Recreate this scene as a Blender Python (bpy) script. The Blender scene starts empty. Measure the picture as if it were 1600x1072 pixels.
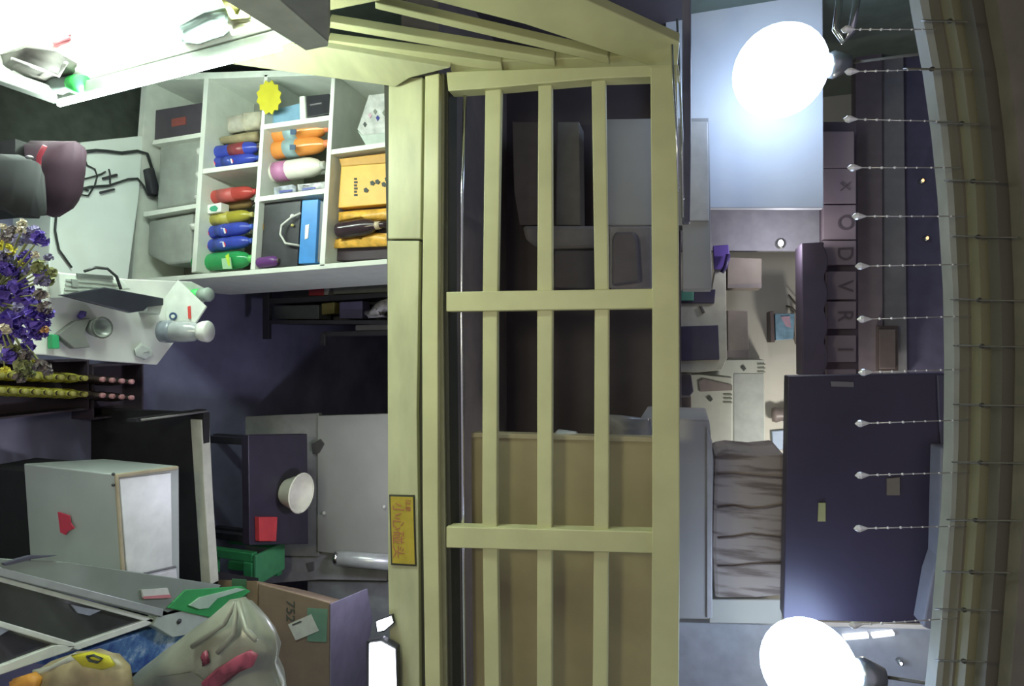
import bpy, bmesh, math, random
from mathutils import Vector, Matrix
random.seed(7)
S = bpy.context.scene
COL = S.collection
# ------------------------------------------------------------------ camera (security camera mounted on its side)
P = math.radians(17.0); F = 900.0; H = 3.15; CX, CY = 800.0, 536.0
cam = bpy.data.cameras.new('camera'); cam.sensor_width = 36.0; cam.sensor_fit = 'HORIZONTAL'
cam.lens = 36.0 * F / 1600.0; cam.clip_start = 0.02; cam.clip_end = 60
camo = bpy.data.objects.new('camera', cam); COL.objects.link(camo); S.camera = camo
fw = Vector((0, math.cos(P), -math.sin(P))); up = Vector((0, math.sin(P), math.cos(P)))
lx, ly, lz = up, Vector((-1, 0, 0)), -fw          # picture right = world up
camo.matrix_world = Matrix(((lx.x, ly.x, lz.x, 0), (lx.y, ly.y, lz.y, 0), (lx.z, ly.z, lz.z, H), (0, 0, 0, 1)))
# ------------------------------------------------------------------ world, exposure
w = bpy.data.worlds.new('night'); S.world = w; w.use_nodes = True
w.node_tree.nodes['Background'].inputs[0].default_value = (0.55, 0.52, 0.66, 1)
w.node_tree.nodes['Background'].inputs[1].default_value = 0.5
S.view_settings.view_transform = 'Standard'; S.view_settings.look = 'None'
S.view_settings.exposure = 0.0; S.view_settings.gamma = 1.0; S.view_settings.use_curve_mapping = False
S.cycles.use_denoising = True
S.cycles.max_bounces = 6; S.cycles.sample_clamp_indirect = 4.0
def lamp(name, kind, loc, power, col, size=0.1, aim=None, size_y=None):
    d = bpy.data.lights.new(name, kind); d.energy = power; d.color = col
    if kind == 'AREA':
        d.size = size
        if size_y: d.shape = 'RECTANGLE'; d.size_y = size_y
    else: d.shadow_soft_size = size
    o = bpy.data.objects.new(name, d); COL.objects.link(o); o.location = loc
    if aim is not None: o.rotation_euler = (Vector(aim) - Vector(loc)).to_track_quat('-Z', 'Y').to_euler()
    return o
# shop lamp below and behind the camera
lamp('shop_lamp', 'AREA', (-0.25, -0.35, 2.15), 15.5, (1.0, 0.97, 0.62), 0.35, aim=(0.1, 2.3, 2.55))

lamp('under_loft_fill', 'POINT', (0.9, 2.75, 1.70), 16, (0.80, 0.80, 1.0), 0.06)  # unseen fill added to brighten the floor and goods below the loft
lamp('loft_back_fill', 'POINT', (0.8, 3.9, 4.0), 26, (1.0, 0.97, 0.9), 0.08)  # unseen fill added to brighten the back of the loft
# ------------------------------------------------------------------ pixel rays to real places
def ray(x, y):
    X, U = y - CY, x - CX
    return Vector((X, F * math.cos(P) + U * math.sin(P), -F * math.sin(P) + U * math.cos(P)))
EYE = Vector((0, 0, H))
def oY(p, Y): d = ray(*p); return EYE + d * (Y / d.y)
def oZ(p, z): d = ray(*p); return EYE + d * ((z - H) / d.z)
def oX(p, X): d = ray(*p); return EYE + d * (X / d.x)
def oP(p, q, n): d = ray(*p); return EYE + d * ((Vector(q) - EYE).dot(n) / d.dot(n))
def rect(x0, y0, x1, y1): return [(x0, y0), (x1, y0), (x1, y1), (x0, y1)]
# ------------------------------------------------------------------ materials
MATS = {}
def mat(name, col, rough=0.6, metal=0.0, noise=0.08, scale=14.0, bump=0.0, emit=None, es=0.0, alpha=1.0, trans=0.0, spec=0.5, stretch=None):
    if name in MATS: return MATS[name]
    m = bpy.data.materials.new(name); m.use_nodes = True; nt = m.node_tree; b = nt.nodes['Principled BSDF']
    b.inputs['Roughness'].default_value = rough; b.inputs['Metallic'].default_value = metal
    b.inputs['Specular IOR Level'].default_value = spec
    tc = nt.nodes.new('ShaderNodeTexCoord'); nz = nt.nodes.new('ShaderNodeTexNoise'); nz.inputs['Scale'].default_value = scale
    nz.inputs['Detail'].default_value = 5
    src = tc.outputs['Object']
    if stretch:
        mp = nt.nodes.new('ShaderNodeMapping'); mp.inputs['Scale'].default_value = stretch
        nt.links.new(src, mp.inputs[0]); src = mp.outputs[0]
    nt.links.new(src, nz.inputs['Vector'])
    rp = nt.nodes.new('ShaderNodeValToRGB')
    rp.color_ramp.elements[0].position = 0.3; rp.color_ramp.elements[1].position = 0.7
    rp.color_ramp.elements[0].color = tuple(max(0, c * (1 - noise * 1.6)) for c in col) + (1,)
    rp.color_ramp.elements[1].color = tuple(min(1, c * (1 + noise)) for c in col) + (1,)
    nt.links.new(nz.outputs['Fac'], rp.inputs[0]); nt.links.new(rp.outputs[0], b.inputs['Base Color'])
    if bump:
        bp = nt.nodes.new('ShaderNodeBump'); bp.inputs['Strength'].default_value = bump; bp.inputs['Distance'].default_value = 0.02
        nt.links.new(nz.outputs['Fac'], bp.inputs['Height']); nt.links.new(bp.outputs[0], b.inputs['Normal'])
    if emit: b.inputs['Emission Color'].default_value = tuple(emit) + (1,); b.inputs['Emission Strength'].default_value = es
    if trans: b.inputs['Transmission Weight'].default_value = trans
    if alpha < 1: b.inputs['Alpha'].default_value = alpha
    MATS[name] = m; return m
cream = mat('cream_paint', (0.56, 0.55, 0.29), 0.45, noise=0.07, scale=5)
creamd = mat('cream_board', (0.50, 0.50, 0.29), 0.5, noise=0.10, scale=4, stretch=(1, 1, 3))
groove = mat('dark_groove', (0.05, 0.05, 0.035), 0.8)
darkwall = mat('dark_plum_board', (0.085, 0.068, 0.075), 0.6, noise=0.15, scale=3)
tan = mat('tan_board', (0.36, 0.30, 0.16), 0.6, noise=0.12, scale=3)
greyw = mat('pale_grey_laminate', (0.31, 0.305, 0.31), 0.5, noise=0.05, scale=3)
greyd = mat('mid_grey_laminate', (0.20, 0.19, 0.20), 0.55, noise=0.08, scale=4)
wallm = mat('white_plaster', (0.62, 0.60, 0.52), 0.8, noise=0.05, scale=3)
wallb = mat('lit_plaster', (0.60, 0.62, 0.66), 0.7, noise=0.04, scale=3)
floorm = mat('dark_floor', (0.22, 0.22, 0.34), 0.40, noise=0.2, scale=3)
white = mat('white_laminate', (0.78, 0.80, 0.74), 0.4, noise=0.03)
whiteshelf = mat('white_shelf_board', (0.70, 0.74, 0.66), 0.5, noise=0.05)
shelfback = mat('shelf_back', (0.23, 0.235, 0.20), 0.7, noise=0.1, scale=5)
black = mat('black_plastic', (0.03, 0.03, 0.036), 0.4, noise=0.2)
blackm = mat('black_cabinet', (0.040, 0.032, 0.060), 0.42, noise=0.12, scale=3)
chrome = mat('chrome', (0.8, 0.8, 0.8), 0.18, 1.0, noise=0.02)
steel = mat('brushed_steel', (0.5, 0.52, 0.5), 0.3, 0.9, noise=0.05)
red = mat('red_plastic', (0.65, 0.04, 0.05), 0.4)
green = mat('green_plastic', (0.05, 0.36, 0.10), 0.35)
card = mat('brown_cardboard', (0.215, 0.155, 0.105), 0.8, noise=0.08, scale=9)
bulb = mat('globe_glow', (1, 1, 1), 0.4, emit=(0.55, 0.72, 1.0), es=9.0)
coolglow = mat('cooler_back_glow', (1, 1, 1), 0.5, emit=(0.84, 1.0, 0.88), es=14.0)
tubeglow = mat('cooler_tube_glow', (1, 1, 1), 0.4, emit=(0.84, 1.0, 0.88), es=220.0)
ledglow = mat('led_glow', (1, 1, 1), 0.4, emit=(0.85, 0.85, 1.0), es=12.0)
scrglow = mat('screen_glow', (1, 1, 1), 0.4, emit=(0.85, 0.93, 1.0), es=5.0)
ambglow = mat('amber_glow', (1, .6, .2), 0.4, emit=(1.0, 0.5, 0.2), es=2.5)
crystal = mat('clear_crystal', (0.9, 0.9, 0.92), 0.15, 0.25, noise=0.05, spec=1.0)
wire = mat('dull_wire', (0.10, 0.09, 0.07), 0.5)
glassd = mat('freezer_glass', (0.055, 0.06, 0.06), 0.12, noise=0.25, scale=4)
glassg = mat('greenish_glass_panel', (0.24, 0.28, 0.25), 0.18, noise=0.12, scale=3)

# ------------------------------------------------------------------ mesh building
class MB:
    def __init__(s): s.v = []; s.f = []; s.mi = []; s.sm = []
    def add(s, vs, fs, m=0, smooth=False):
        o = len(s.v); s.v += [Vector(v) for v in vs]
        for f in fs: s.f.append([o + i for i in f]); s.mi.append(m); s.sm.append(smooth)
        return s
    def prism(s, ring, off, m=0):
        n = len(ring); off = Vector(off); a = [Vector(p) for p in ring]; b = [p + off for p in a]
        return s.add(a + b, [list(range(n)), list(range(2 * n - 1, n - 1, -1))] + [[i, i + n, (i + 1) % n + n, (i + 1) % n] for i in range(n)], m)
    def box(s, c0, c1, m=0):
        x0, y0, z0 = c0; x1, y1, z1 = c1
        return s.prism([(x0, y0, z0), (x1, y0, z0), (x1, y0, z1), (x0, y0, z1)], (0, y1 - y0, 0), m)
    def lathe(s, prof, a, b, n=14, m=0, smooth=True):
        a, b = Vector(a), Vector(b); ax = b - a; L = ax.length; ax.normalize()
        u = ax.cross(Vector((0, 1, 0)) if abs(ax.y) < .9 else Vector((1, 0, 0))).normalized(); v = ax.cross(u)
        vs = []; fs = []
        for (r, t) in prof:
            for k in range(n):
                q = 2 * math.pi * k / n; vs.append(a + ax * (t * L) + (u * math.cos(q) + v * math.sin(q)) * r)
        for i in range(len(prof) - 1):
            for k in range(n): fs.append([i * n + k, i * n + (k + 1) % n, (i + 1) * n + (k + 1) % n, (i + 1) * n + k])
        fs.append(list(range(n - 1, -1, -1))); fs.append([(len(prof) - 1) * n + k for k in range(n)])
        return s.add(vs, fs, m, smooth)
    def tube(s, pts, r, n=6, m=0):
        pts = [Vector(p) for p in pts]; vs = []; fs = []
        for i, p in enumerate(pts):
            d = (pts[min(i + 1, len(pts) - 1)] - pts[max(i - 1, 0)]).normalized()
            u = d.cross(Vector((0.13, 0.3, 0.95))); u = u.normalized() if u.length > 1e-4 else Vector((1, 0, 0)); v = d.cross(u)
            for k in range(n):
                q = 2 * math.pi * k / n; vs.append(p + (u * math.cos(q) + v * math.sin(q)) * r)
        for i in range(len(pts) - 1):
            for k in range(n): fs.append([i * n + k, i * n + (k + 1) % n, (i + 1) * n + (k + 1) % n, (i + 1) * n + k])
        fs += [list(range(n - 1, -1, -1)), [(len(pts) - 1) * n + k for k in range(n)]]
        return s.add(vs, fs, m, True)
    def ball(s, c, r, m=0, n=12, sc=(1, 1, 1), nz=0.0):
        c = Vector(c); vs = []; fs = []; h = max(4, n // 2)
        for i in range(h + 1):
            t = math.pi * i / h
            for k in range(n):
                q = 2 * math.pi * k / n; rr = r * (1 + random.uniform(-nz, nz))
                vs.append(c + Vector((rr * sc[0] * math.sin(t) * math.cos(q), rr * sc[1] * math.sin(t) * math.sin(q), rr * sc[2] * math.cos(t))))
        for i in range(h):
            for k in range(n): fs.append([i * n + k, i * n + (k + 1) % n, (i + 1) * n + (k + 1) % n, (i + 1) * n + k])
        return s.add(vs, fs, m, True)
    def pillow(s, ring, depth, nz=0.01, m=0, layers=5, dirv=(0, -1, 0)):
        """soft lump whose silhouette is ring; bulges both ways along dirv"""
        ring = [Vector(p) for p in ring]; n = len(ring); c = sum(ring, Vector()) / n; d = Vector(dirv)
        vs = []; fs = []
        seq = [(-1 + 2 * i / (2 * layers)) for i in range(2 * layers + 1)]
        for t in seq:
            k = math.sqrt(max(0, 1 - t * t)) * .97 + .03
            for p in ring:
                vs.append(c + (p - c) * k + d * (t * depth) + Vector([random.uniform(-nz, nz) for _ in range(3)]))
        for i in range(len(seq) - 1):
            for k in range(n): fs.append([i * n + k, i * n + (k + 1) % n, (i + 1) * n + (k + 1) % n, (i + 1) * n + k])
        fs += [list(range(n)), [(len(seq) - 1) * n + k for k in range(n)][::-1]]
        return s.add(vs, fs, m, True)
    def build(s, name, mats, parent=None, org=None, bevel=0.0):
        if not isinstance(mats, (list, tuple)): mats = [mats]
        if org is None:
            if parent is not None: org = Vector(parent['_org'])
            else:
                lo = [min(v[i] for v in s.v) for i in range(3)]; hi = [max(v[i] for v in s.v) for i in range(3)]
                org = Vector(((lo[0] + hi[0]) / 2, (lo[1] + hi[1]) / 2, lo[2]))
        org = Vector(org)
        me = bpy.data.meshes.new(name); me.from_pydata([tuple(v - org) for v in s.v], [], s.f)
        for m in mats: me.materials.append(m)
        for p, i, q in zip(me.polygons, s.mi, s.sm): p.material_index = i; p.use_smooth = q
        bm = bmesh.new(); bm.from_mesh(me); bmesh.ops.recalc_face_normals(bm, faces=bm.faces); bm.to_mesh(me); bm.free()
        o = bpy.data.objects.new(name, me); COL.objects.link(o)
        if parent is not None: o.parent = parent; o['_org'] = parent['_org']
        else: o.location = org; o['_org'] = tuple(org)
        if bevel:
            b = o.modifiers.new('bevel', 'BEVEL'); b.width = bevel; b.segments = 2; b.limit_method = 'ANGLE'
        return o
def thing(name, label, cat, loc, group=None):
    o = bpy.data.objects.new(name, None); COL.objects.link(o); o.location = loc; o.empty_display_size = .05
    o['label'] = label; o['category'] = cat; o['_org'] = tuple(loc)
    if group: o['group'] = group
    return o
def tag(o, label, cat, group=None, kind=None):
    o['label'] = label; o['category'] = cat
    if group: o['group'] = group
    if kind: o['kind'] = kind
    return o
def struct(o, label=None):
    o['kind'] = 'structure'
    if label: o['label'] = label
    return o
def slab(name, px, Y, depth, m, parent=None, bevel=0.004):
    """board whose front face fills the pixel ring at distance Y, going back by depth"""
    return MB().prism([oY(p, Y) for p in px], (0, depth, 0)).build(name, m, parent, bevel=bevel)
def slabz(name, px, z, down, m, parent=None, bevel=0.004):
    return MB().prism([oZ(p, z) for p in px], (0, 0, -down)).build(name, m, parent, bevel=bevel)
def text(name, s, at, size, m, parent, rx=90, ry=0, rz=0, ext=0.0008, align='CENTER', basis=None):
    cu = bpy.data.curves.new(name, 'FONT'); cu.body = s; cu.size = size; cu.extrude = ext; cu.align_x = align; cu.align_y = 'CENTER'
    t = bpy.data.objects.new(name, cu); COL.objects.link(t)
    dg = bpy.context.evaluated_depsgraph_get(); me = bpy.data.meshes.new_from_object(t.evaluated_get(dg))
    bpy.data.objects.remove(t); bpy.data.curves.remove(cu)
    R3 = basis if basis else (Matrix.Rotation(math.radians(rz), 4, 'Z') @ Matrix.Rotation(math.radians(ry), 4, 'Y') @ Matrix.Rotation(math.radians(rx), 4, 'X'))
    me.transform(Matrix.Translation(Vector(at) - Vector(parent['_org'])) @ R3)
    me.materials.clear(); me.materials.append(m)
    o = bpy.data.objects.new(name, me); COL.objects.link(o); o.parent = parent; o['_org'] = parent['_org']
    return o
def copytree(o, parent=None, loc=None):
    c = o.copy(); COL.objects.link(c)
    if parent is not None: c.parent = parent
    if loc is not None: c.location = loc
    for ch in list(o.children): copytree(ch, c)
    return c
def base(pts):
    pts = [Vector(p) for p in pts]
    return Vector((sum(p.x for p in pts) / len(pts), sum(p.y for p in pts) / len(pts), min(p.z for p in pts)))

# ================================================================== SETTING
LF = 2.06                                   # loft floor height
struct(MB().box((-1.9, -0.6, -0.1), (2.9, 6.0, 0)).build('floor', floorm), 'dark bluish shop floor')
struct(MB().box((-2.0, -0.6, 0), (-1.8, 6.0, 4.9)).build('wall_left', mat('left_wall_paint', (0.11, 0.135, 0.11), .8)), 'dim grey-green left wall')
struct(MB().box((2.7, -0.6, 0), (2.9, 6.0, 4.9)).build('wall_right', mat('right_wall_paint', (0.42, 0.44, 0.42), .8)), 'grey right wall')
struct(MB().box((-1.8, 5.8, 0), (2.7, 6.0, LF - .22)).build('wall_rear', mat('rear_wall_paint', (0.12, 0.12, 0.16), .8)), 'dark rear wall of the shop under the loft')
struct(MB().box((-1.8, 2.42, LF - .19), (2.7, 6.0, LF)).build('floor_loft', mat('loft_floor', (0.16, .13, .12), .6)), 'loft floor slab')
struct(MB().box((-1.8, 4.7, LF), (2.7, 4.85, 4.9)).build('wall_back', wallm), 'cream back wall of the loft')
struct(MB().box((-1.8, 1.72, 4.75), (2.7, 4.7, 4.9)).build('ceiling', mat('dim_ceiling', (0.16, .15, .18), .8)), 'high dim ceiling above the loft')
# partition low wall inside the loft, dark
struct(slab('wall_middle', [(690, 90), (1064, 90), (1064, 690), (690, 690)], 3.45, .06, darkwall), 'dark plum partition behind the railing')
struct(MB().box((-1.8, 0.2, 1.98), (-1.775, 3.44, 3.12)).build('wall_loft_side', darkwall), 'dark plum lining of the left wall behind the side railing')
# bright left wall of the loft and its return
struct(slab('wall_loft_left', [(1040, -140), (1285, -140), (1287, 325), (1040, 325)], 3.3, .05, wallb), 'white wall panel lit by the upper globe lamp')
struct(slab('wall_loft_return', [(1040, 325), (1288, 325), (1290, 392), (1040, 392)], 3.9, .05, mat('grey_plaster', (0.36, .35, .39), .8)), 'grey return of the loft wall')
# fascia of the loft (the long beam)
tr = slab('trim_1', [(607, 122), (660, 120), (657, 373), (606, 373)], 2.27, .13, creamd); struct(tr, 'upper board of cream loft fascia')
tr = slab('trim_2', [(605, 376), (655, 376), (651, 640), (653, 800), (659, 1475), (620, 1475), (606, 900)], 2.275, .125, creamd); struct(tr, 'long lower board of cream loft fascia')
tr = slab('trim_3', [(664, 118), (686, 114), (684, 480), (684, 800), (693, 1475), (670, 1475), (660, 800), (659, 480)], 2.255, .14, cream); struct(tr, 'narrow raised batten along the fascia')
struct(slab('trim_4', [(600, 122), (700, 118), (700, 480), (712, 1475), (620, 1475), (606, 480)], 2.30, .10, groove, bevel=0), 'dark backing in the fascia joints')
struct(slab('trim_5', [(686, 114), (694, 114), (692, 480), (704, 1475), (694, 1475), (684, 800)], 2.285, .1, mat('olive_edge', (0.22, .22, .13), .6)), 'olive edge of the fascia')
# stringer of the left side, meets the beam
QS = Vector((-1.10, 2.3, 0)); NS = Vector((0.60, -0.25, 0)).normalized()
def oS(p, off=0.0): return oP(p, QS - NS * off, NS)
def sslab(name, px, depth, m, parent=None, off=0.0, bevel=0.004):
    return MB().prism([oS(p, off) for p in px], -NS * depth).build(name, m, parent, bevel=bevel)
struct(sslab('trim_6', [(704, 106), (520, 76), (440, 66), (300, 82), (330, 96), (618, 136), (640, 122)], .05, creamd), 'cream side fascia running back towards the camera')
# curved trim in front of the ceiling and ceiling planks
def arc(pts): return pts
edgeA = [(1385, -320), (1428, -60), (1437, 0), (1456, 100), (1470, 200), (1480, 300), (1489, 450), (1491, 560), (1490, 700), (1486, 800), (1477, 900), (1469, 1000), (1462, 1072), (1455, 1130), (1425, 1360)]
edgeB = [(1417, -320), (1460, -60), (1468, 0), (1486, 100), (1498, 200), (1507, 300), (1514, 450), (1516, 560), (1514, 700), (1510, 800), (1503, 900), (1495, 1000), (1489, 1072), (1483, 1130), (1453, 1360)]
trimw = mat('grey_white_trim', (0.36, .38, .36), .5)
def strip(name, ea, eb, Y, depth, m, lab):
    mb = MB()
    a = [oY(p, Y) for p in ea]; b = [oY(p, Y) for p in eb]; n = len(a); D = Vector((0, depth, 0))
    vs = a + b + [p + D for p in a] + [p + D for p in b]; fs = []
    for i in range(n - 1):
        fs += [[i, i + 1, n + i + 1, n + i], [2 * n + i, 3 * n + i, 3 * n + i + 1, 2 * n + i + 1], [i, 2 * n + i, 2 * n + i + 1, i + 1], [n + i, n + i + 1, 3 * n + i + 1, 3 * n + i]]
    fs += [[0, n, 3 * n, 2 * n], [n - 1, 3 * n - 1, 4 * n - 1, 2 * n - 1]]
    mb.add(vs, fs); return struct(mb.build(name, m), lab)
def sh(e, d): return [(x + d, y) for x, y in e]
strip('trim_7', edgeA, edgeB, 1.72, .06, trimw, 'pale curved pelmet under the ceiling')
pl_brown = mat('brown_plank', (0.145, .125, .095), .6, noise=.12, scale=2, stretch=(1, 4, 1))
pl_cream = mat('cream_plank', (0.20, .185, .115), .55, noise=.1, scale=2, stretch=(1, 4, 1))
pl_dark = mat('dark_plank', (0.105, .095, .075), .6, noise=.12, scale=2, stretch=(1, 4, 1))
strip('trim_8', sh(edgeB, -2), sh(edgeB, 20), 1.67, .05, pl_brown, 'brown ceiling moulding above the pelmet')
e2 = sh(edgeB, 18); e3 = [(x + 32 + 18 * (y > -1) , y) for x, y in edgeB]
strip('trim_9', e2, sh(edgeB, 52), 1.62, .05, pl_cream, 'cream ceiling moulding')
strip('trim_10', sh(edgeB, 50), sh(edgeB, 92), 1.56, .05, pl_dark, 'dark ceiling moulding')
strip('trim_11', sh(edgeB, 90), sh(edgeB, 230), 1.50, .05, mat('umber_plank', (0.13, .115, .085), .6, noise=.12), 'umber ceiling moulding nearest the camera')

# ================================================================== RAILING (front)
r = thing('loft_railing', 'cream painted railing across the loft front with three long bars and two posts', 'railing', (0.2, 2.3, LF))
slab('top_rail', [(1016, 104), (1058, 104), (1061, 480), (1062, 800), (1058, 1475), (1014, 1475), (1019, 800), (1019, 480)], 2.26, .07, cream, r)
for k, px in enumerate([[(758, 138), (783, 136), (777, 480), (776, 800), (786, 1475), (762, 1475), (753, 800), (754, 450)],
                        [(841, 128), (862, 126), (863, 480), (862, 800), (862, 1475), (838, 1475), (839, 800), (839, 450)],
                        [(924, 120), (946, 118), (951, 480), (951, 800), (946, 1475), (923, 1475), (928, 800), (929, 450)]]):
    slab('bar', px, 2.295, .03, cream, r)
slab('post', [(697, 456), (1022, 451), (1022, 482), (697, 487)], 2.275, .06, cream, r)
slab('post', [(697, 823), (1022, 831), (1022, 865), (697, 856)], 2.275, .06, cream, r)
slab('post', [(697, 112), (1060, 100), (1062, 118), (940, 122), (760, 138), (700, 142)], 2.272, .07, cream, r)
MB().tube([oY((727, 142), 2.33), oY((722, 300), 2.33), oY((721, 500), 2.33), oY((723, 800), 2.33), oY((730, 1475), 2.33)], .008, 8).build('chrome_rod', chrome, r)['label'] = 'thin chrome rod behind the lowest bar'
MB().tube([oY((1050, 70), 2.25), oY((1052, 130), 2.25), oY((1057, 200), 2.25), oY((1060, 300), 2.25)], .005, 8).build('chrome_edge', chrome, r)
# side railing (towards the camera on the left)
r2 = thing('side_railing', 'cream railing with slanting bars running towards the camera on the left', 'railing', (-1.25, 1.9, 1.8))
for px in [[(783, 98), (786, 112), (512, 77), (512, 63)], [(866, 92), (868, 105), (514, 44), (514, 34)], [(950, 88), (952, 101), (586, 14), (586, 4)]]:
    sslab('bar', px, .045, cream, r2, off=.03)
sslab('top_rail', [(1062, 66), (1058, 108), (1020, 104), (820, 38), (640, -8), (510, 18), (510, -2), (560, -30), (850, -30)], .05, cream, r2, off=.02)
sslab('post', [(704, 112), (704, 98), (1020, 86), (1040, 106), (940, 122), (760, 130)], .05, cream, r2, off=.045)

# ================================================================== LOFT, behind the railing
o = thing('headboard', 'long tan panel standing behind the lower half of the railing', 'panel', base([oY((735, 900), 2.47)]))
slab('panel', [(736, 682), (1019, 690), (1040, 690), (1040, 1475), (742, 1475)], 2.45, .04, tan, o)
slab('panel_edge', [(736, 676), (1040, 684), (1040, 692), (736, 684)], 2.44, .06, mat('tan_edge', (0.42, .36, .22), .5), o)
def put(name, label, cat, px, Y, depth, m, group=None, bevel=.006):
    return tag(slab(name, px, Y, depth, m, bevel=bevel), label, cat, group)
ng = mat('warm_grey_box', (0.42, .40, .38), .6, noise=.05, scale=3)
o = thing('bed_box', 'long pale grey bed box below the folded grained quilt', 'bed', base([oY((1040, 800), 2.75)]))
slab('side_panel', [(1000, 652), (1108, 656), (1115, 720), (1110, 968), (1000, 968)], 2.75, .5, ng, o, .01)
slab('edge_strip', [(1104, 668), (1113, 690), (1113, 966), (1104, 966)], 2.74, .03, mat('light_edge', (0.45, .43, .42), .4), o)
MB().pillow([oY(p, 2.72) for p in [(950, 648), (975, 650), (1015, 655), (1018, 676), (1010, 690), (960, 692), (948, 670)]], .05, .006).build('plastic_bundle', mat('grey_film', (0.25, .24, .24), .25)).__setitem__('label', 'grey plastic-wrapped bundle lying on top of the tan panel end')
bpy.data.objects['plastic_bundle']['category'] = 'bundle'
o = MB().pillow([oY(p, 2.50) for p in [(865, 678), (872, 672), (900, 675), (908, 684), (900, 692), (866, 690)]], .04, .004).build('plastic_bag', mat('white_film', (0.6, .6, .58), .25))
tag(o, 'small crumpled white plastic bag peeping over the tan panel', 'bag')
o = thing('wardrobe', 'large pale grey cabinet behind the top rail on the left', 'cabinet', base([oY((945, 250), 3.1)]))
slab('body', [(945, 186), (1108, 184), (1112, 452), (1066, 452), (1066, 352), (945, 352)], 3.1, .15, greyw, o)
slab('door', [(1066, 190), (1106, 190), (1108, 345), (1066, 345)], 3.085, .015, mat('pale_door', (0.46, .45, .45), .5), o)
put('grey_column', 'narrow grey upright board between the second and third bars', 'board', [(870, 190), (905, 190), (907, 352), (868, 352)], 3.2, .15, mat('grey_board_dim', (0.175, .168, .165), .6))
o = thing('sofa', 'rounded grey bench with dark front seen through the railing', 'bench', base([oY((815, 370), 3.0)]))
slab('seat_cushion', [(815, 352), (957, 352), (957, 388), (868, 390), (835, 386), (820, 374)], 3.0, .2, mat('bench_grey', (0.17, .155, .165), .7), o, .02)
slab('side_panel', [(800, 190), (842, 190), (842, 352), (812, 352), (803, 300)], 3.15, .1, mat('bench_panel', (0.09, .073, .08), .7), o)
put('black_box', 'black box below the grey bench seen between two bars', 'box', [(866, 391), (932, 391), (932, 452), (864, 450)], 2.95, .2, mat('dull_black', (.045, .035, .045), .6))
put('grey_carton', 'dim grey carton under the top rail beside the wide post', 'carton', [(952, 354), (1018, 354), (1018, 450), (952, 450)], 2.95, .1, mat('dim_grey_carton', (0.23, .21, .22), .7))
put('dark_bin', 'dark rounded bin in front of the dim grey carton', 'bin', [(956, 372), (962, 362), (990, 362), (996, 374), (1000, 440), (956, 446)], 2.9, .04, mat('dark_bin', (0.10, .085, .10), .6), bevel=.01)
put('dark_bar', 'dark horizontal bar just above the top rail on the left', 'bar', [(1066, -60), (1080, -60), (1080, 200), (1078, 348), (1066, 348)], 2.55, .05, mat('slate_bar', (0.16, .15, .20), .4))
o = MB().tube([oY((1058, 30), 2.5), oY((1062, 120), 2.5), oY((1066, 220), 2.5), oY((1067, 340), 2.5)], .005, 8).build('chrome_trim_rod', chrome); tag(o, 'thin chrome rod along the lower edge of the dark bar', 'rod')
# computer-like white stand with two dark openings
o = thing('white_stand', 'white stand with two dark square openings above the top rail', 'stand', base([oY((1066, 500), 3.75)]))
slab('frame', [(812, 456), (1112, 452), (1118, 418), (1134, 418), (1136, 560), (1128, 578), (1090, 582), (812, 574)], 3.75, .3, mat('ivory_plastic', (0.52, .51, .42), .45), o)
slab('opening', [(1064, 510), (1122, 508), (1124, 562), (1064, 564)], 3.735, .02, mat('opening_dark', (0.05, .045, .085), .35), o)
slab('opening', [(1064, 455), (1118, 452), (1116, 474), (1064, 474)], 3.735, .02, MATS['opening_dark'], o)
slab('green_strip', [(1064, 454), (1084, 454), (1084, 470), (1064, 470)], 3.725, .015, mat('mint_plastic', (0.12, .36, .26), .5), o)
slab('slot', [(1092, 478), (1097, 478), (1102, 488), (1098, 490)], 3.735, .02, mat('slot_dark', (.12, .11, .10), .6), o)
put('plum_box', 'dim plum box right of the white stand by the top rail', 'box', [(814, 584), (1080, 584), (1084, 612), (1062, 640), (814, 640)], 3.8, .1, mat('base_plum', (0.13, .12, .15), .6))
o = thing('purple_device', 'small purple device with a dark handle on the white stand', 'device', base([oY((1118, 390), 3.7)]))
slab('body', [(1114, 384), (1138, 382), (1141, 404), (1136, 420), (1116, 420)], 3.7, .08, mat('purple_plastic', (0.13, .08, .36), .35), o)
MB().tube([oY((1138, 398), 3.67), oY((1134, 416), 3.66), oY((1128, 426), 3.66)], .014, 8).build('handle', mat('dark_violet', (.05, .035, .12), .4), o)
def carton(name, label, px, Y, d, m, flap=None, group=None):
    t = thing(name, label, 'carton', base([oY(p, Y) for p in px])); slab('body', px, Y, d, m, t)
    if flap: slab('tape', flap, Y - .006, .006, mat('carton_tape', (0.22, .19, .18), .5), t, 0)
    return t
bc = mat('dim_brown_carton', (0.29, .25, .215), .8, noise=.06)
carton('brown_carton', 'brown carton on the white stand next to the purple device', [(1137, 402), (1190, 404), (1190, 450), (1137, 450)], 3.85, .2, bc, [(1137, 444), (1190, 442), (1190, 450), (1137, 450)])
carton('brown_carton', 'brown carton standing against the wall above the two dark openings', [(1137, 484), (1168, 486), (1170, 560), (1137, 558)], 3.82, .2, bc, [(1136, 548), (1170, 546), (1170, 560), (1136, 558)])
wc = mat('white_carton', (0.47, .49, .43), .7, noise=.04)
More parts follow.
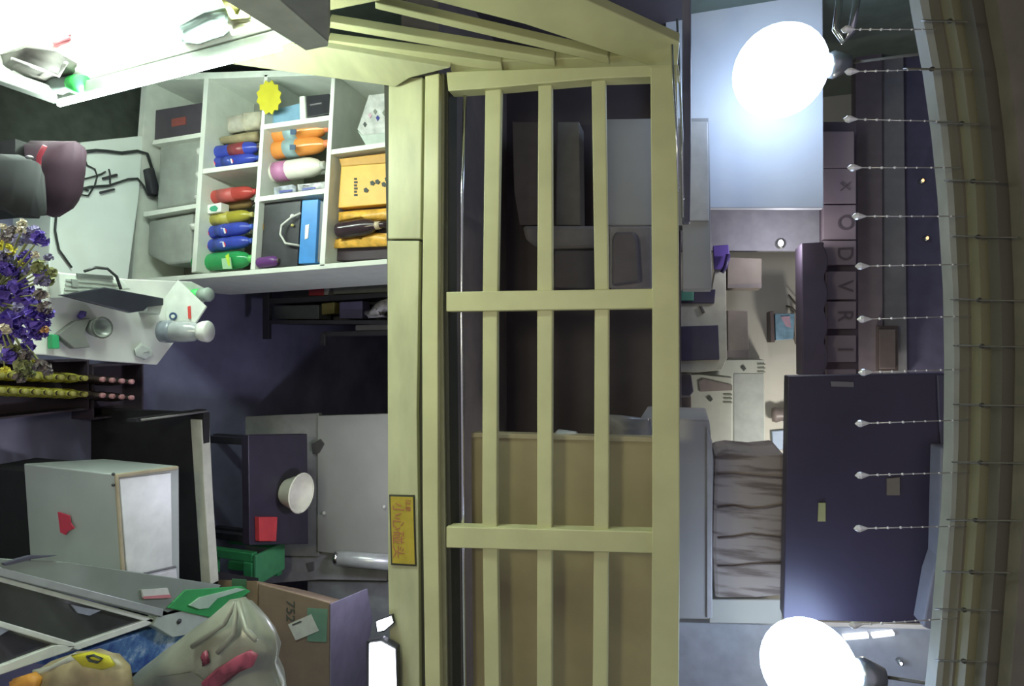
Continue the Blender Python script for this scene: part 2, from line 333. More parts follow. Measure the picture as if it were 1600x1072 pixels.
for lab, px, pr in [('tall white printed carton at the back wall', [(830, 564), (1194, 562), (1196, 708), (830, 706)], (1162, 574)),
                    ('white printed carton with a grey patch in front of the back wall', [(830, 592), (1092, 585), (1144, 590), (1144, 712), (1090, 706), (830, 700)], (1110, 622))]:
    t = thing('white_carton', lab, 'carton', base([oY(p, 4.25) for p in px])); yb_ = 4.25 if px[1][0] < 1100 else 4.5; slab('body', px, yb_, .18, wc, t)
    x, y = pr; ink = mat('print_ink', (.06, .07, .06), .7)
    slab('print_mark', [(x - 5, y), (x, y - 4), (x + 4, y + 2), (x, y + 6)], yb_ - .006, .004, ink, t, 0)
    for k in range(3): slab('print_mark', rect(x + 22, y + 2 * k * 3 - 6, x + 34, y + 2 * k * 3 - 4), yb_ - .006, .004, mat('print_grey', (.2, .22, .18), .7), t, 0)
    if x < 1120: slab('tape', [(1092, 596), (1100, 592), (1144, 602), (1144, 610), (1094, 612)], 4.243, .006, mat('carton_tape', (0.22, .19, .18), .5), t, 0)
    else: slab('grey_patch', [(1147, 584), (1193, 584), (1194, 706), (1147, 704)], yb_ - .004, .003, mat('pale_green_grey', (0.36, .385, .36), .7), t, 0)
put('small_brown_block', 'short brown block by the top rail in front of the cartons', 'block', [(806, 622), (1080, 620), (1080, 655), (806, 652)], 3.6, .1, mat('brown_block', (.16, .13, .12), .7))
# shelf bracket with blue tray
o = thing('wall_shelf', 'little wall shelf on a dark bracket holding a blue tin', 'shelf', base([oY((1203, 510), 4.5)]))
slab('board', [(1203, 486), (1209, 486), (1211, 535), (1204, 535)], 4.5, .2, mat('bracket_brown', (.13, .10, .10), .6), o)
slab('hook', [(1238, 488), (1244, 492), (1250, 538), (1244, 538)], 4.62, .06, mat('pinkish_board', (.42, .34, .30), .7), o)
o = thing('blue_tin', 'light blue square tin with pink print on the little wall shelf', 'tin', base([oY((1211, 510), 4.5)]))
slab('body', [(1211, 490), (1242, 490), (1240, 530), (1212, 532)], 4.5, .14, mat('sky_blue_tin', (.22, .38, .50), .5, noise=.2, scale=20), o)
slab('pink_print', [(1220, 495), (1234, 494), (1236, 512), (1228, 510)], 4.494, .006, mat('pink_print', (.55, .36, .45), .6), o, 0)
MB().tube([oY((1200, 524), 4.66), oY((1208, 525), 4.66)], .006).build('wall_nail', wire)
tag(bpy.data.objects['wall_nail'], 'short dark nail in the back wall below the little shelf', 'nail')
o = MB().tube([oY((1228, 478), 4.64), oY((1236, 480), 4.64), oY((1246, 490), 4.64)], .008).tube([oY((1232, 460), 4.65), oY((1252, 484), 4.65)], .004).build('wall_cable', wire)
tag(o, 'thin cable with a plug on the back wall over the blue tin', 'cable')
o = thing('glass_jar', 'dim grey jar hanging beside the black panel corner', 'jar', base([oY((1206, 648), 4.63)]))
MB().lathe([(.05, 0), (.06, .2), (.045, .5), (.06, .8), (.05, 1)], oY((1206, 648), 4.63), oY((1236, 648), 4.63)).build('body', mat('jar_brown', (.2, .165, .15), .4), o)
put('framed_picture', 'small pale blue framed picture low beside the black panel', 'picture', [(1206, 674), (1230, 672), (1230, 702), (1208, 704)], 4.66, .038, mat('pale_blue_pic', (.33, .42, .55), .5))
# quilt
qm = bpy.data.materials.new('grained_quilt'); qm.use_nodes = True; nt = qm.node_tree; b = nt.nodes['Principled BSDF']; b.inputs['Roughness'].default_value = .8
tc = nt.nodes.new('ShaderNodeTexCoord'); mp = nt.nodes.new('ShaderNodeMapping'); mp.inputs['Scale'].default_value = (13, 2, 1.6)
nz = nt.nodes.new('ShaderNodeTexNoise'); nz.inputs['Scale'].default_value = 2.2; nz.inputs['Detail'].default_value = 6
rp = nt.nodes.new('ShaderNodeValToRGB'); rp.color_ramp.elements[0].position = .36; rp.color_ramp.elements[1].position = .5
rp.color_ramp.elements[0].color = (.20, .155, .13, 1); rp.color_ramp.elements[1].color = (.40, .335, .29, 1)
nt.links.new(tc.outputs['Object'], mp.inputs[0]); nt.links.new(mp.outputs[0], nz.inputs['Vector']); nt.links.new(nz.outputs['Fac'], rp.inputs[0]); nt.links.new(rp.outputs[0], b.inputs['Base Color'])
o = thing('folded_quilt', 'brown grained quilt folded high on the grey bed box', 'quilt', base([oY((1112, 800), 2.95)]))
mb = MB(); ringq = [(1116, 712), (1140, 708), (1180, 712), (1226, 708), (1228, 760), (1226, 850), (1224, 932), (1180, 936), (1116, 936), (1112, 860), (1114, 780)]
mb.prism([oY(p, 2.9) for p in ringq], (0, .4, 0)); mb.build('quilt_body', qm, o, bevel=.02)
for q in (745, 792, 838, 884):
    MB().tube([oY((1120 + random.uniform(-2, 2) + t * 104, q + random.uniform(-4, 4)), 2.895) for t in (0, .25, .5, .75, 1)], .005, 5).build('fold_seam', mat('seam_brown', (.22, .17, .15), .8), o)
put('white_base_board', 'white board at the right end of the quilt', 'board', [(1108, 937), (1222, 937), (1222, 976), (1108, 974)], 2.95, .4, wallm)
# black panel with stickers
o = thing('black_panel_cabinet', 'big black hanging cabinet with three small stickers under the ceiling', 'cabinet', base([oY((1230, 790), 2.6)]))
slab('body', [(1231, 588), (1300, 587), (1488, 584), (1486, 870), (1450, 975), (1224, 968), (1228, 780)], 2.6, .10, blackm, o)
slab('sticker', [(1279, 786), (1290, 786), (1290, 815), (1278, 815)], 2.594, .006, mat('olive_sticker', (.36, .36, .16), .6), o, 0)
slab('sticker', [(1386, 748), (1406, 746), (1406, 774), (1386, 774)], 2.594, .006, mat('tan_sticker', (.20, .17, .13), .6), o, 0)
slab('sticker', [(1298, 596), (1334, 597), (1334, 605), (1299, 604)], 2.594, .006, mat('grey_sticker', (.17, .16, .17), .6), o, 0)
slab('edge_strip', [(1464, 586), (1488, 586), (1486, 700), (1470, 700), (1466, 640)], 2.59, .01, mat('violet_edge', (.065, .06, .10), .4), o)
put('grey_bracket', 'grey stepped block at the upper right end of the black cabinet', 'block', [(1470, 700), (1490, 700), (1486, 880), (1455, 985), (1442, 980), (1456, 900), (1466, 870)], 2.5, .1, mat('step_grey', (.21, .21, .25), .5))
# dark valance with scalloped edge
sc_r = [(1252, 380), (1288, 378)]
for k in range(4):
    y0 = 384 + k * 50
    for t in range(9): sc_r.append((1287 + 7 * abs(math.sin(math.pi * t / 8)), y0 + 50 * t / 8))
sc_r += [(1290, 588), (1254, 588)]
put('valance', 'dark plum valance with scalloped upper edge in front of the letter boards', 'valance', sc_r, 3.55, .2, mat('plum_valance', (.075, .055, .085), .6, noise=.15, scale=4))
# letter boards
lm = mat('mauve_board', (.275, .215, .24), .6, noise=.06, scale=3); li = mat('letter_ink', (.12, .09, .105), .6)
lb = [('', 205, 262, 'first blank mauve board of the sign row, nearest the upper globe'), ('X', 263, 318, 'mauve sign board with a faint dark star-like mark'), ('O', 320, 374, 'mauve sign board with a square letter O'), ('D', 376, 414, 'mauve sign board with the letter D'), ('V', 424, 468, 'mauve sign board with the letter V'), ('R', 471, 514, 'mauve sign board with the letter R'), ('I', 524, 566, 'mauve sign board with the letter I'), ('', 577, 588, 'narrow mauve board end above the black cabinet')]
for ch, y0, y1, lab in lb:
    xr = 1338 if y0 > 250 else 1335
    t = thing('letter_board', lab, 'sign', base([oY((1288, (y0 + y1) / 2), 3.75)]), 'mauve letter boards in the sign row')
    slab('board', [(1286 if y0 < 380 else 1292, y0), (xr, y0), (xr, y1), (1286 if y0 < 380 else 1292, y1)], 3.75, .05, lm, t)
    if ch: text('letter', ch, oY((1320, (y0 + y1) / 2 + 1), 3.745), (.115 if ch != 'X' else .075), li, t)
put('sign_backing', 'dark plum strip behind the mauve letter boards', 'strip', [(1282, 190), (1340, 190), (1342, 590), (1284, 590)], 3.82, .05, mat('plum_strip', (.13, .10, .125), .6))
# soffit bands above sign
s1 = mat('band_plum', (.20, .165, .18), .6); s2 = mat('band_grey', (.25, .245, .25), .6); s3 = mat('band_violet', (.13, .12, .19), .3)
struct(slab('trim_12', [(1336, -80), (1378, -80), (1380, 590), (1338, 590)], 4.1, .1, s1), 'plum soffit band')
struct(slab('trim_13', [(1376, -80), (1410, -80), (1418, 590), (1380, 590)], 4.15, .1, s2), 'grey soffit band')
struct(slab('trim_14', [(1408, -80), (1530, -80), (1530, 590), (1416, 590)], 4.2, .1, s3), 'dark violet soffit band')
o = thing('framed_board', 'brown framed board fixed on the soffit left of the black cabinet', 'board', base([oY((1371, 545), 4.08)]))
slab('frame', [(1370, 509), (1404, 509), (1404, 580), (1370, 580)], 4.08, .03, mat('frame_brown', (.10, .075, .07), .5), o)
slab('field', [(1374, 514), (1400, 514), (1400, 576), (1374, 576)], 4.07, .02, mat('field_brown', (.14, .11, .10), .6), o)
# right part of the loft around the lower globe
struct(slab('wall_loft_right', [(1040, 972), (1500, 985), (1500, 1250), (1040, 1250)], 3.1, .05, mat('right_plaster', (.62, .63, .66), .7)), 'pale wall behind the lower globe')
for px, lab in [([(1318, 996), (1358, 992), (1358, 998), (1320, 1001)], 'first short white tube lamp beside the lower globe'), ([(1364, 993), (1398, 989), (1398, 994), (1364, 998)], 'second short white tube lamp, nearer the ceiling')]:
    put('tube_lamp', lab, 'lamp', px, 3.06, .035, mat('tube_glow', (1, 1, 1), .4, emit=(.9, .95, 1), es=1.1), bevel=.002)
# spot leds
def spot(x, y, Y, m, lab, r=.022):
    t = thing('spot_lamp', lab, 'lamp', oY((x, y), Y)); c = oY((x, y), Y)
    MB().lathe([(r * 1.5, 0), (r * 1.5, .6), (r * 1.2, 1)], c + Vector((0, .03, 0)), c + Vector((0, -.002, 0)), 14).build('rim', steel, t)
    MB().ball(c, r, 0, 12, (1, .4, .7)).build('lens', m, t)
lamp('spot_light', 'POINT', oY((1221, 384), 3.55), 5, (0.93, 0.93, 1.0), 0.03)
spot(1220, 380, 3.88, ledglow, 'small round white spot lamp on the grey wall')
spot(1442, 282, 4.17, ambglow, 'small amber glowing dot on the dark soffit, upper of two', .012)  # amber glowing dots, built with the same rim and lens
spot(1449, 372, 4.17, ambglow, 'small amber glowing dot on the dark soffit, lower of two', .012)
spot(1408, 1037, 3.05, ledglow, 'small white spot lamp beyond the lower globe', .009)
# lamps, each globe sized to stand in for the glare of its bulb
for (x, y, lab, Y, rr) in [(1218, 112, 'glaring lamp with its white glare shaped as a globe at the top, before the white wall', 2.92, .205), (1262, 1040, 'glaring lamp with its white glare shaped as a globe below the black cabinet', 2.42, .168)]:
    c = oY((x, y), Y); t = thing('globe_lamp', lab, 'lamp', c - Vector((0, 0, rr)), 'globe lamps in the loft')
    MB().ball(c, rr, 0, 32).build('globe', bulb, t)
    MB().lathe([(.05, 0), (.06, .3), (.03, 1)], c + Vector((0, 0, rr * .96)), c + Vector((0, 0, rr + .09)), 16).build('socket', steel, t)
    MB().tube([c + Vector((0, 0, rr + .08)), Vector((c.x, c.y, 4.75))], .006).build('cord', wire, t)
# chrome hook by the upper lamp
o = MB().tube([oY((1342, -20), 2.2), oY((1330, 52), 2.2), oY((1318, 64), 2.2), oY((1306, 46), 2.2), oY((1314, -20), 2.2)], .012, 8).build('chrome_hanger', chrome)
tag(o, 'bright V-shaped chrome hanger at the very top beside the upper globe', 'hanger')
# crystal strands
def strand(y, x0, x1, y1, lab):
    a = oY((x0, y), 1.66); b = oY((x1, y1), 1.66); t = thing('crystal_strand', lab, 'strand', a, 'crystal strands under the ceiling')
    d = (b - a); MB().tube([a + d * .02, b], .0014, 6).build('thread', mat('silver_thread', (.55, .53, .55), .3, .5), t)
    MB().lathe([(.001, 0), (.0085, .22), (.0095, .4), (.004, .8), (.001, 1)], a - d.normalized() * .006, a + d.normalized() * .028, 8, smooth=False).build('drop', crystal, t)
    for k, q in enumerate((.19, .3, .42, .52, .62, .75, .86)):
        MB().ball(a + d * q, .0036 if k < 3 else .0026, 0, 8).build('bead', crystal, t)
ys = [(46, 1318, 1462, 46), (112, 1324, 1478, 108), (186, 1322, 1488, 190), (262, 1328, 1500, 262), (338, 1335, 1512, 338), (416, 1340, 1514, 413), (499, 1343, 1516, 494), (582, 1345, 1514, 577), (662, 1340, 1514, 656), (743, 1340, 1512, 738), (826, 1338, 1508, 822), (977, 1330, 1495, 966)]
nm = ['first (topmost in the picture)', 'second', 'third', 'fourth', 'fifth', 'sixth', 'seventh', 'eighth', 'ninth', 'tenth', 'eleventh', 'twelfth (lowest in the picture)']
for (y, x0, x1, y1), n in zip(ys, nm): strand(y, x0, x1, y1, 'crystal bead strand hanging from the pelmet, the %s of the row' % n)
# wires with little clips across the mouldings
for k, (y, x0, x1) in enumerate([(32, 1440, 1512), (107, 1412, 1520), (192, 1458, 1530), (282, 1476, 1560), (369, 1484, 1590), (468, 1486, 1600), (540, 1490, 1600), (632, 1490, 1600), (722, 1488, 1600), (812, 1480, 1600), (893, 1474, 1580), (952, 1462, 1560), (1032, 1462, 1540)]):
    t = thing('ceiling_wire', 'thin dark wire crossing the ceiling mouldings, number-%s down the picture' % ['one', 'two', 'three', 'four', 'five', 'six', 'seven', 'eight', 'nine', 'ten', 'eleven', 'twelve', 'thirteen'][k], 'wire', oY((x0, y), 1.55), 'wires across the ceiling mouldings')
    MB().tube([oY((x0, y), 1.70), oY((x0 + 8, y), 1.655), oY((x0 + 40, y + 1), 1.60), oY((x1, y + 2), 1.49)], .0022, 5).build('wire_run', wire, t)
    MB().ball(oY((x0 + 44, y + 1), 1.595), .006, 0, 8).build('clip', mat('clip_dark', (.04, .035, .03), .5), t)

# ================================================================== SHOP: shelf unit
YS = 2.45
sh_ = thing('display_shelf', 'white open shelf unit of drinks under the loft beam', 'shelf', base([oY((228, 280), YS)]))
SD = .34
def sb(name, px, dy=0.0, d=SD, m=None): return slab(name, px, YS + dy, d, m or whiteshelf, sh_, .002)
sb('shelf_board', [(222, 118), (231, 118), (206, 436), (198, 436)])
sb('shelf_board', [(319, 118), (326, 118), (306, 424), (299, 426)])
sb('shelf_board', [(413, 116), (418, 116), (398, 421), (391, 421)])
sb('shelf_board', [(518, 116), (524, 116), (507, 416), (499, 416)])
sb('shelf_board', [(612, 112), (618, 112), (612, 410), (606, 410)])
for px in [[(238, 226), (320, 213), (320, 206), (239, 219)], [(224, 339), (306, 325), (307, 318), (224, 331)],
           [(314, 272), (408, 259), (408, 252), (315, 264)], [(406, 203), (520, 187), (520, 179), (407, 195)],
           [(397, 316), (508, 302), (508, 294), (398, 308)], [(514, 242), (614, 228), (614, 220), (515, 234)]]:
    sb('divider', px, .003, SD - .02)
sb('end_panel', [(226, 116), (612, 104), (612, 114), (226, 126)])
sb('end_panel', [(200, 437), (612, 404), (612, 412), (200, 444)], d=.75)
slab('back_panel', [(222, 116), (618, 110), (612, 410), (200, 436)], YS + SD, .01, shelfback, sh_, 0)
MB().prism([oX(p, oY((400, 424), YS).x + .012) for p in [(330, 436), (372, 432), (400, 440), (352, 444)]], (.003, 0, 0)).build('red_label', mat('dull_red_label', (.32, .07, .12), .6), sh_)

def bottle(name, label, a_px, b_px, w_px, body, capm, band=None, emblem=False, Y=YS + .10, prof=None, group=None, nb=(.22, .55)):
    a = oY(a_px, Y); b = oY(b_px, Y); L = (b - a).length
    dist = (oY(a_px, Y) - EYE).dot(fw); rr = w_px / 2 * dist / F
    t = thing(name, label, 'bottle', a, group)
    prof = prof or [(.72, 0), (.95, .03), (1, .08), (1, .22), (.95, .3), (1, .38), (1, .72), (.94, .80), (.74, .88), (.44, .93), (.40, .95)]
    MB().lathe([(q * rr, s) for q, s in prof], a, b, 16).build('body', body, t)
    d = b - a
    MB().lathe([(.40 * rr, 0), (.42 * rr, .1), (.42 * rr, .9), (.36 * rr, 1)], a + d * .94, b, 14).build('cap', capm, t)
    if band: MB().lathe([(1.02 * rr, 0), (1.02 * rr, 1)], a + d * nb[0], a + d * nb[1], 16).build('label_band', band, t)
    if emblem:
        for q in (.16, .52):
            c = a + d * q; n = (EYE - c); n -= d.normalized() * n.dot(d.normalized()); n.normalize(); side = d.normalized().cross(n)
            vs = []; ring = []
            for k in range(16): ring.append(c + n * (rr * 1.05) + (d.normalized() * math.cos(k * math.pi / 8) - side * math.sin(k * math.pi / 8)) * rr * .42)
            e = MB(); cc = c + n * (rr * 1.05)
            ri = lambda k: ring[k % 16]
            e.add([ri(k) for k in (-3, -2, -1, 0, 1, 2, 3)], [list(range(7))], 0); e.add([ri(k) for k in (3, 4, 5, -5, -4, -3)], [list(range(6))], 1); e.add([ri(k) for k in (5, 6, 7, 8, 9, 10, 11)], [list(range(7))], 2)
            e.build('round_emblem', [mat('emblem_red', (.7, .05, .1), .4), mat('emblem_white', (.8, .8, .8), .4), mat('emblem_blue', (.03, .1, .5), .4)], t)
    return t
blue = mat('blue_label', (.045, .07, .42), .25, noise=.15); cola = mat('dark_cola', (.08, .03, .03), .2)
capb = mat('cap_blue', (.05, .1, .45), .4); capw = mat('cap_white', (.75, .75, .72), .4); capd = mat('cap_dark', (.08, .06, .06), .4)
bottle('soda_bottle', 'blue-labelled cola bottle in the middle compartment, second from the green one', (319, 365), (396, 354), 20, blue, capb, mat('cola_blue2', (.05, .08, .36), .25), True, group='blue cola bottles', nb=(.3, .5))
bottle('soda_bottle', 'blue-labelled cola bottle next to the big green bottle', (317, 386), (395, 376), 20, blue, capb, MATS['cola_blue2'], True, group='blue cola bottles', nb=(.3, .5))
bottle('green_bottle', 'big green soda bottle with a yellow-green label at the shelf end', (306, 412), (396, 404), 28, mat('green_soda', (.03, .30, .09), .15), mat('cap_green', (.1, .5, .12), .4), None)
g = bpy.data.objects['green_bottle']
slab('paper_label', [(346, 404), (360, 402), (362, 420), (348, 420)], YS + .03, .004, mat('label_pale', (.35, .6, .35), .5), g, 0)
slab('yellow_flash', [(352, 400), (357, 396), (359, 416), (356, 414)], YS + .027, .004, mat('label_yel', (.5, .7, .05), .5), g, 0)
bottle('tea_bottle', 'yellow tea bottle between the cartons and the blue cola bottles', (319, 346), (396, 335), 19, mat('yellow_tea', (.36, .32, .04), .2), mat('cap_yel', (.5, .45, .15), .4), mat('tea_band', (.45, .40, .08), .35))
bottle('red_bottle', 'red drink bottle leaning in the middle compartment above the small carton', (330, 309), (401, 299), 21, mat('red_drink', (.42, .06, .05), .2), mat('cap_red', (.5, .05, .05), .4), mat('red_band', (.5, .10, .09), .4))
o = thing('juice_carton', 'small white carton with a green round logo beside the tea bottle', 'carton', base([oY((322, 327), YS + .05)]))
slab('body', [(324, 320), (345, 316), (345, 331), (324, 334)], YS + .05, .06, white, o); slab('logo', [(329, 323), (336, 321), (340, 325), (337, 330), (330, 330), (327, 327)], YS + .046, .004, mat('logo_green', (.05, .35, .2), .5), o, 0)
bottle('brown_bottle', 'dull brown tea bottle lying behind the small white carton', (346, 324), (398, 316), 16, mat('brown_tea', (.23, .15, .06), .3), capd, Y=YS + .16)
bottle('soda_bottle', 'blue-labelled cola bottle in the upper compartment, nearer the divider', (328, 256), (406, 246), 17, blue, capb, MATS['cola_blue2'], True, group='blue cola bottles', nb=(.3, .5))
bottle('soda_bottle', 'blue bottle with a red-brown neck in the upper compartment', (330, 240), (408, 229), 20, blue, capd, mat('redbrown', (.26, .05, .06), .25), False, nb=(.42, .72), group='blue cola bottles')
og = mat('orange_soda', (.70, .27, .06), .2); ob = mat('orange_label', (.28, .40, .42), .4)
for k, (a, b) in enumerate([((415, 214), (514, 200)), ((413, 238), (514, 224))]):
    t = bottle('orange_soda_bottle', ['orange soda bottle nearer the shelf top divider', 'orange soda bottle beside the white yogurt bottle'][k], a, b, 27, og, mat('cap_orange', (.7, .2, .08), .4), ob, nb=(.36, .55), group='orange soda bottles')
    x, y = ((a[0] + b[0]) / 2 - 5, (a[1] + b[1]) / 2); slab('label_print', rect(x - 6, y - 5, x + 3, y + 3), YS + .02, .003, mat('print_navy', (.05, .09, .15), .5), t, 0)
bottle('yogurt_bottle', 'white yogurt drink bottle with a pink label under the orange soda', (414, 272), (508, 258), 30, mat('yogurt_white', (.74, .72, .62), .3), mat('cap_grey', (.5, .5, .46), .4), mat('pink_label', (.48, .19, .36), .4), nb=(.2, .42))
for k, px in enumerate([[(430, 294), (462, 289), (462, 304), (430, 307)], [(466, 290), (508, 285), (508, 296), (466, 300)]]):
    t = thing('snack_packet', ['crumpled blue and white snack packet under the yogurt bottle', 'folded white and navy packet right of the snack packet'][k], 'packet', base([oY(p, YS + .05) for p in px]))
    MB().pillow([oY(p, YS + .06) for p in px], .03, .004).build('wrapper', mat('packet%d' % k, [(.42, .45, .5), (.6, .6, .62)][k], .3, noise=.4, scale=30), t)
    x, y = px[0]; slab('stripe', [(x + 6, y + 4), (x + 26, y + 2), (x + 26, y + 5), (x + 6, y + 8)], YS + .022, .004, mat('packet_navy', (.04, .05, .25), .4), t, 0)
# gift bag with blue box
o = thing('gift_bag', 'black gift bag with a pale rope handle in the lower middle compartment', 'bag', base([oY((402, 370), YS + .03)]))
slab('body', [(405, 318), (470, 312), (464, 416), (398, 418)], YS + .04, .16, mat('gift_black', (.05, .05, .055), .4, noise=.3, scale=8), o)
MB().tube([oY((470, 333), YS + .02), oY((455, 340), YS + .015), oY((440, 352), YS + .012), (oY((438, 366), YS + .012)), oY((446, 380), YS + .015), oY((468, 384), YS + .02)], .006, 8).build('rope_handle', mat('rope', (.55, .55, .5), .8), o)
MB().ball(oY((457, 338), YS + .03), .012, 0, 10).build('button', capw, o); MB().ball(oY((457, 352), YS + .03), .009, 0, 10).build('button', MATS['cap_yel'], o)
slab('gold_print', [(404, 350), (412, 349), (412, 359), (404, 360)], YS + .036, .004, mat('dull_gold', (.25, .17, .07), .4), o, 0)
o = thing('blue_box', 'flat bright blue box standing above the black gift bag', 'box', base([oY((472, 370), YS + .01)]))
slab('body', [(472, 313), (497, 311), (492, 411), (466, 412)], YS + .01, .2, mat('bright_blue', (.06, .25, .60), .4), o); slab('white_print', [(477, 352), (483, 350), (481, 372), (476, 374)], YS + .006, .004, capw, o, 0)
slab('flap', [(497, 312), (506, 316), (502, 408), (492, 411)], YS + .03, .15, mat('box_grey', (.22, .24, .26), .6), o)
bottle('purple_bottle', 'purple drink lying at the foot of the black gift bag', (404, 411), (436, 407), 17, mat('purple_drink', (.13, .04, .18), .3), capd, Y=YS + .03)
# upper row goods
o = thing('price_burst', 'yellow starburst price card hanging on the shelf board', 'card', oY((420, 160), YS - .01))
ring = [oY((420 + (19 if k % 2 else 16) * math.cos(k * math.pi / 12) * 1.05, 152 + (28 if k % 2 else 23) * math.sin(k * math.pi / 12)), YS - .012) for k in range(24)]
MB().prism(ring, (0, .004, 0)).build('card_body', mat('price_yellow', (.55, .50, .03), .6), o)
put('pale_blue_carton', 'pale blue carton behind the yellow starburst card', 'carton', [(424, 172), (470, 160), (470, 188), (424, 194)], YS + .06, .15, mat('pale_blue', (.20, .36, .50), .5))
put('white_carton_strip', 'narrow white upright packet beside the pale blue carton', 'packet', [(467, 150), (476, 149), (478, 186), (468, 188)], YS + .04, .15, whiteshelf)
o = thing('black_case', 'black case with a grey line in the top compartment of the shelf', 'case', base([oY((480, 170), YS + .05)]))
slab('body', [(478, 150), (514, 146), (514, 178), (480, 184)], YS + .05, .16, black, o); slab('line', [(484, 163), (502, 160), (502, 162), (484, 165)], YS + .045, .005, greyd, o, 0)
for px, lab, c in [([(360, 186), (384, 180), (384, 204), (360, 210)], 'tan paper-wrapped packet left of the starburst card', (.42, .40, .33)), ([(382, 178), (412, 176), (408, 200), (384, 206)], 'cream soft packet below the starburst card', (.50, .47, .36)), ([(344, 218), (404, 206), (404, 220), (348, 226)], 'flat brown carton lying above the upper cola bottles', (.30, .25, .14))]:
    t = MB().pillow([oY(p, YS + .1) for p in px], .05, .004).build('wrapped_packet', mat('wrap%s' % px[0][0], c, .6, noise=.2, scale=20)); tag(t, lab, 'packet')
o = thing('red_black_box', 'dark box with a faint red print in the lowest left compartment', 'box', base([oY((240, 190), YS + .06)]))
slab('body', [(243, 172), (316, 160), (314, 208), (241, 220)], YS + .06, .2, mat('dark_box_plum', (.07, .06, .075), .6), o)
slab('red_print', [(268, 186), (290, 182), (290, 194), (268, 198)], YS + .055, .005, mat('dull_red', (.25, .07, .06), .6), o, 0)
for k, px in enumerate([[(250, 228), (312, 216), (306, 318), (244, 328)], [(232, 345), (302, 332), (298, 410), (262, 414), (230, 398)]]):
    t = thing('wrapped_pack', ['grey film-wrapped pack in the low compartment under the tall shelf row', 'grey film-wrapped pack in the lowest corner compartment'][k], 'pack', base([oY(p, YS + .05) for p in px]))
    slab('pack_body', px, YS + .05, .2, mat('grey_wrap', (.30, .32, .29), .35, noise=.15, scale=7), t, .012)
    for q in range(3 if k == 0 else 1):
        c = oY((px[1][0] + 1 - q, px[1][1] + 22 + 36 * q), YS + .035); MB().ball(c, .022, 0, 10, nz=.25).build('film_crumple', mat('film_white', (.62, .64, .58), .3), t)
# top row
o = thing('floral_box', 'white gift box with grey floral print and a black clasp', 'box', base([oY((560, 190), YS + .05)]))
slab('front', [(576, 148), (614, 144), (614, 206), (566, 212), (558, 202)], YS + .05, .18, mat('floral_white', (.55, .56, .53), .5, noise=.25, scale=18), o)
slab('lower_side', [(558, 204), (567, 211), (614, 205), (614, 226), (572, 228)], YS + .045, .02, mat('pale_mint', (.48, .54, .48), .5), o)
slab('clasp', [(602, 152), (608, 150), (608, 164), (602, 165)], YS + .04, .01, black, o, 0)
for (x, y, m_) in [(578, 180, 'pink_print'), (590, 184, 'packet_navy'), (586, 174, 'print_grey'), (570, 194, 'print_ink'), (600, 176, 'print_grey')]:
    slab('flower_print', [(x - 3, y), (x, y - 4), (x + 3, y), (x, y + 5)], YS + .047, .003, MATS[m_], o, 0)
o = thing('yellow_box', 'tall yellow wine box with black brush lettering in the top compartment', 'box', base([oY((530, 290), YS + .04)]))
ym = mat('wine_yellow', (.74, .40, .05), .45, noise=.06)
slab('body', [(533, 258), (612, 252), (612, 318), (528, 325)], YS + .05, .12, ym, o); slab('lid', [(529, 248), (612, 238), (612, 254), (533, 260)], YS + .045, .1, mat('wine_yellow_d', (.52, .28, .05), .5), o)
for k, (x, y) in enumerate([(572, 297), (582, 286), (590, 284), (600, 288), (605, 280)]): slab('brush_mark', [(x - 4, y - 2), (x, y - 4), (x + 4, y), (x + 1, y + 4), (x - 3, y + 3)], YS + .046, .004, MATS['print_ink'], o, 0)
cs = oY((554, 290), YS + .045); [slab('brush_mark', rect(553, 278 + 5 * k, 557 + k % 2, 281 + 5 * k), YS + .046, .004, MATS['print_ink'], o, 0) for k in range(6)]
o = thing('wine_gift_box', 'open dark wine box with crumpled gold lining', 'box', base([oY((525, 355), YS + .06)]))
slab('tray', [(524, 324), (612, 320), (612, 404), (520, 408)], YS + .10, .1, mat('wine_tray', (.045, .03, .04), .6), o)
gold = mat('gold_satin', (.75, .42, .07), .35, noise=.25, scale=25)
for px in [[(530, 333), (560, 330), (612, 326), (612, 342), (580, 346), (566, 341), (529, 346)], [(524, 374), (570, 371), (585, 364), (612, 366), (612, 383), (522, 388)]]: MB().pillow([oY(p, YS + .08) for p in px], .03, .005).build('gold_lining', gold, o)
bottle('wine_bottle', 'dark wine bottle with a cream neck ring on the gold lining', (528, 361), (612, 349), 27, mat('wine_glass', (.035, .02, .025), .2), black, None, Y=YS + .045, prof=[(.8, 0), (.95, .03), (1, .1), (1, .5), (.85, .62), (.42, .72), (.36, .8), (.36, .94)])
w_ = bpy.data.objects['wine_bottle']; a, b = oY((528, 361), YS + .045), oY((612, 349), YS + .045)
MB().lathe([(.02, 0), (.02, 1)], a + (b - a) * .70, a + (b - a) * .79, 14).build('neck_ring', mat('ring_cream', (.6, .5, .35), .5), w_)

# ================================================================== white low platform, cables, bag
zp = .26
o = slabz('low_counter', [(108, 236), (128, 222), (224, 212), (218, 300), (200, 436), (75, 440), (80, 330)], zp, .26, mat('mint_white', (.82, .90, .84), .45, noise=.04, scale=4))
tag(o, 'low white counter top in front of the shelf with loose black cables on it', 'counter')
o = slabz('floor_shade', [(-60, 60), (60, 90), (330, 100), (330, 205), (200, 260), (60, 330), (-60, 330)], .012, .010, mat('shade_grey_green', (.085, .10, .085), .8, noise=.15)); tag(o, 'dark grey-green sheet for the floor shade below the cooler', 'sheet')  # shade on the floor below the cooler, laid in as a thin dark sheet
def cable(name, label, pts, z, r=.006, m=wire):
    return tag(MB().tube([oZ(p, z) for p in pts], r, 6).build(name, m), label, 'cable')
cb = mat('cable_black', (.03, .035, .035), .5)
o = thing('power_adapter', 'black power adapter with two leads on the low white counter', 'adapter', oZ((240, 280), zp))
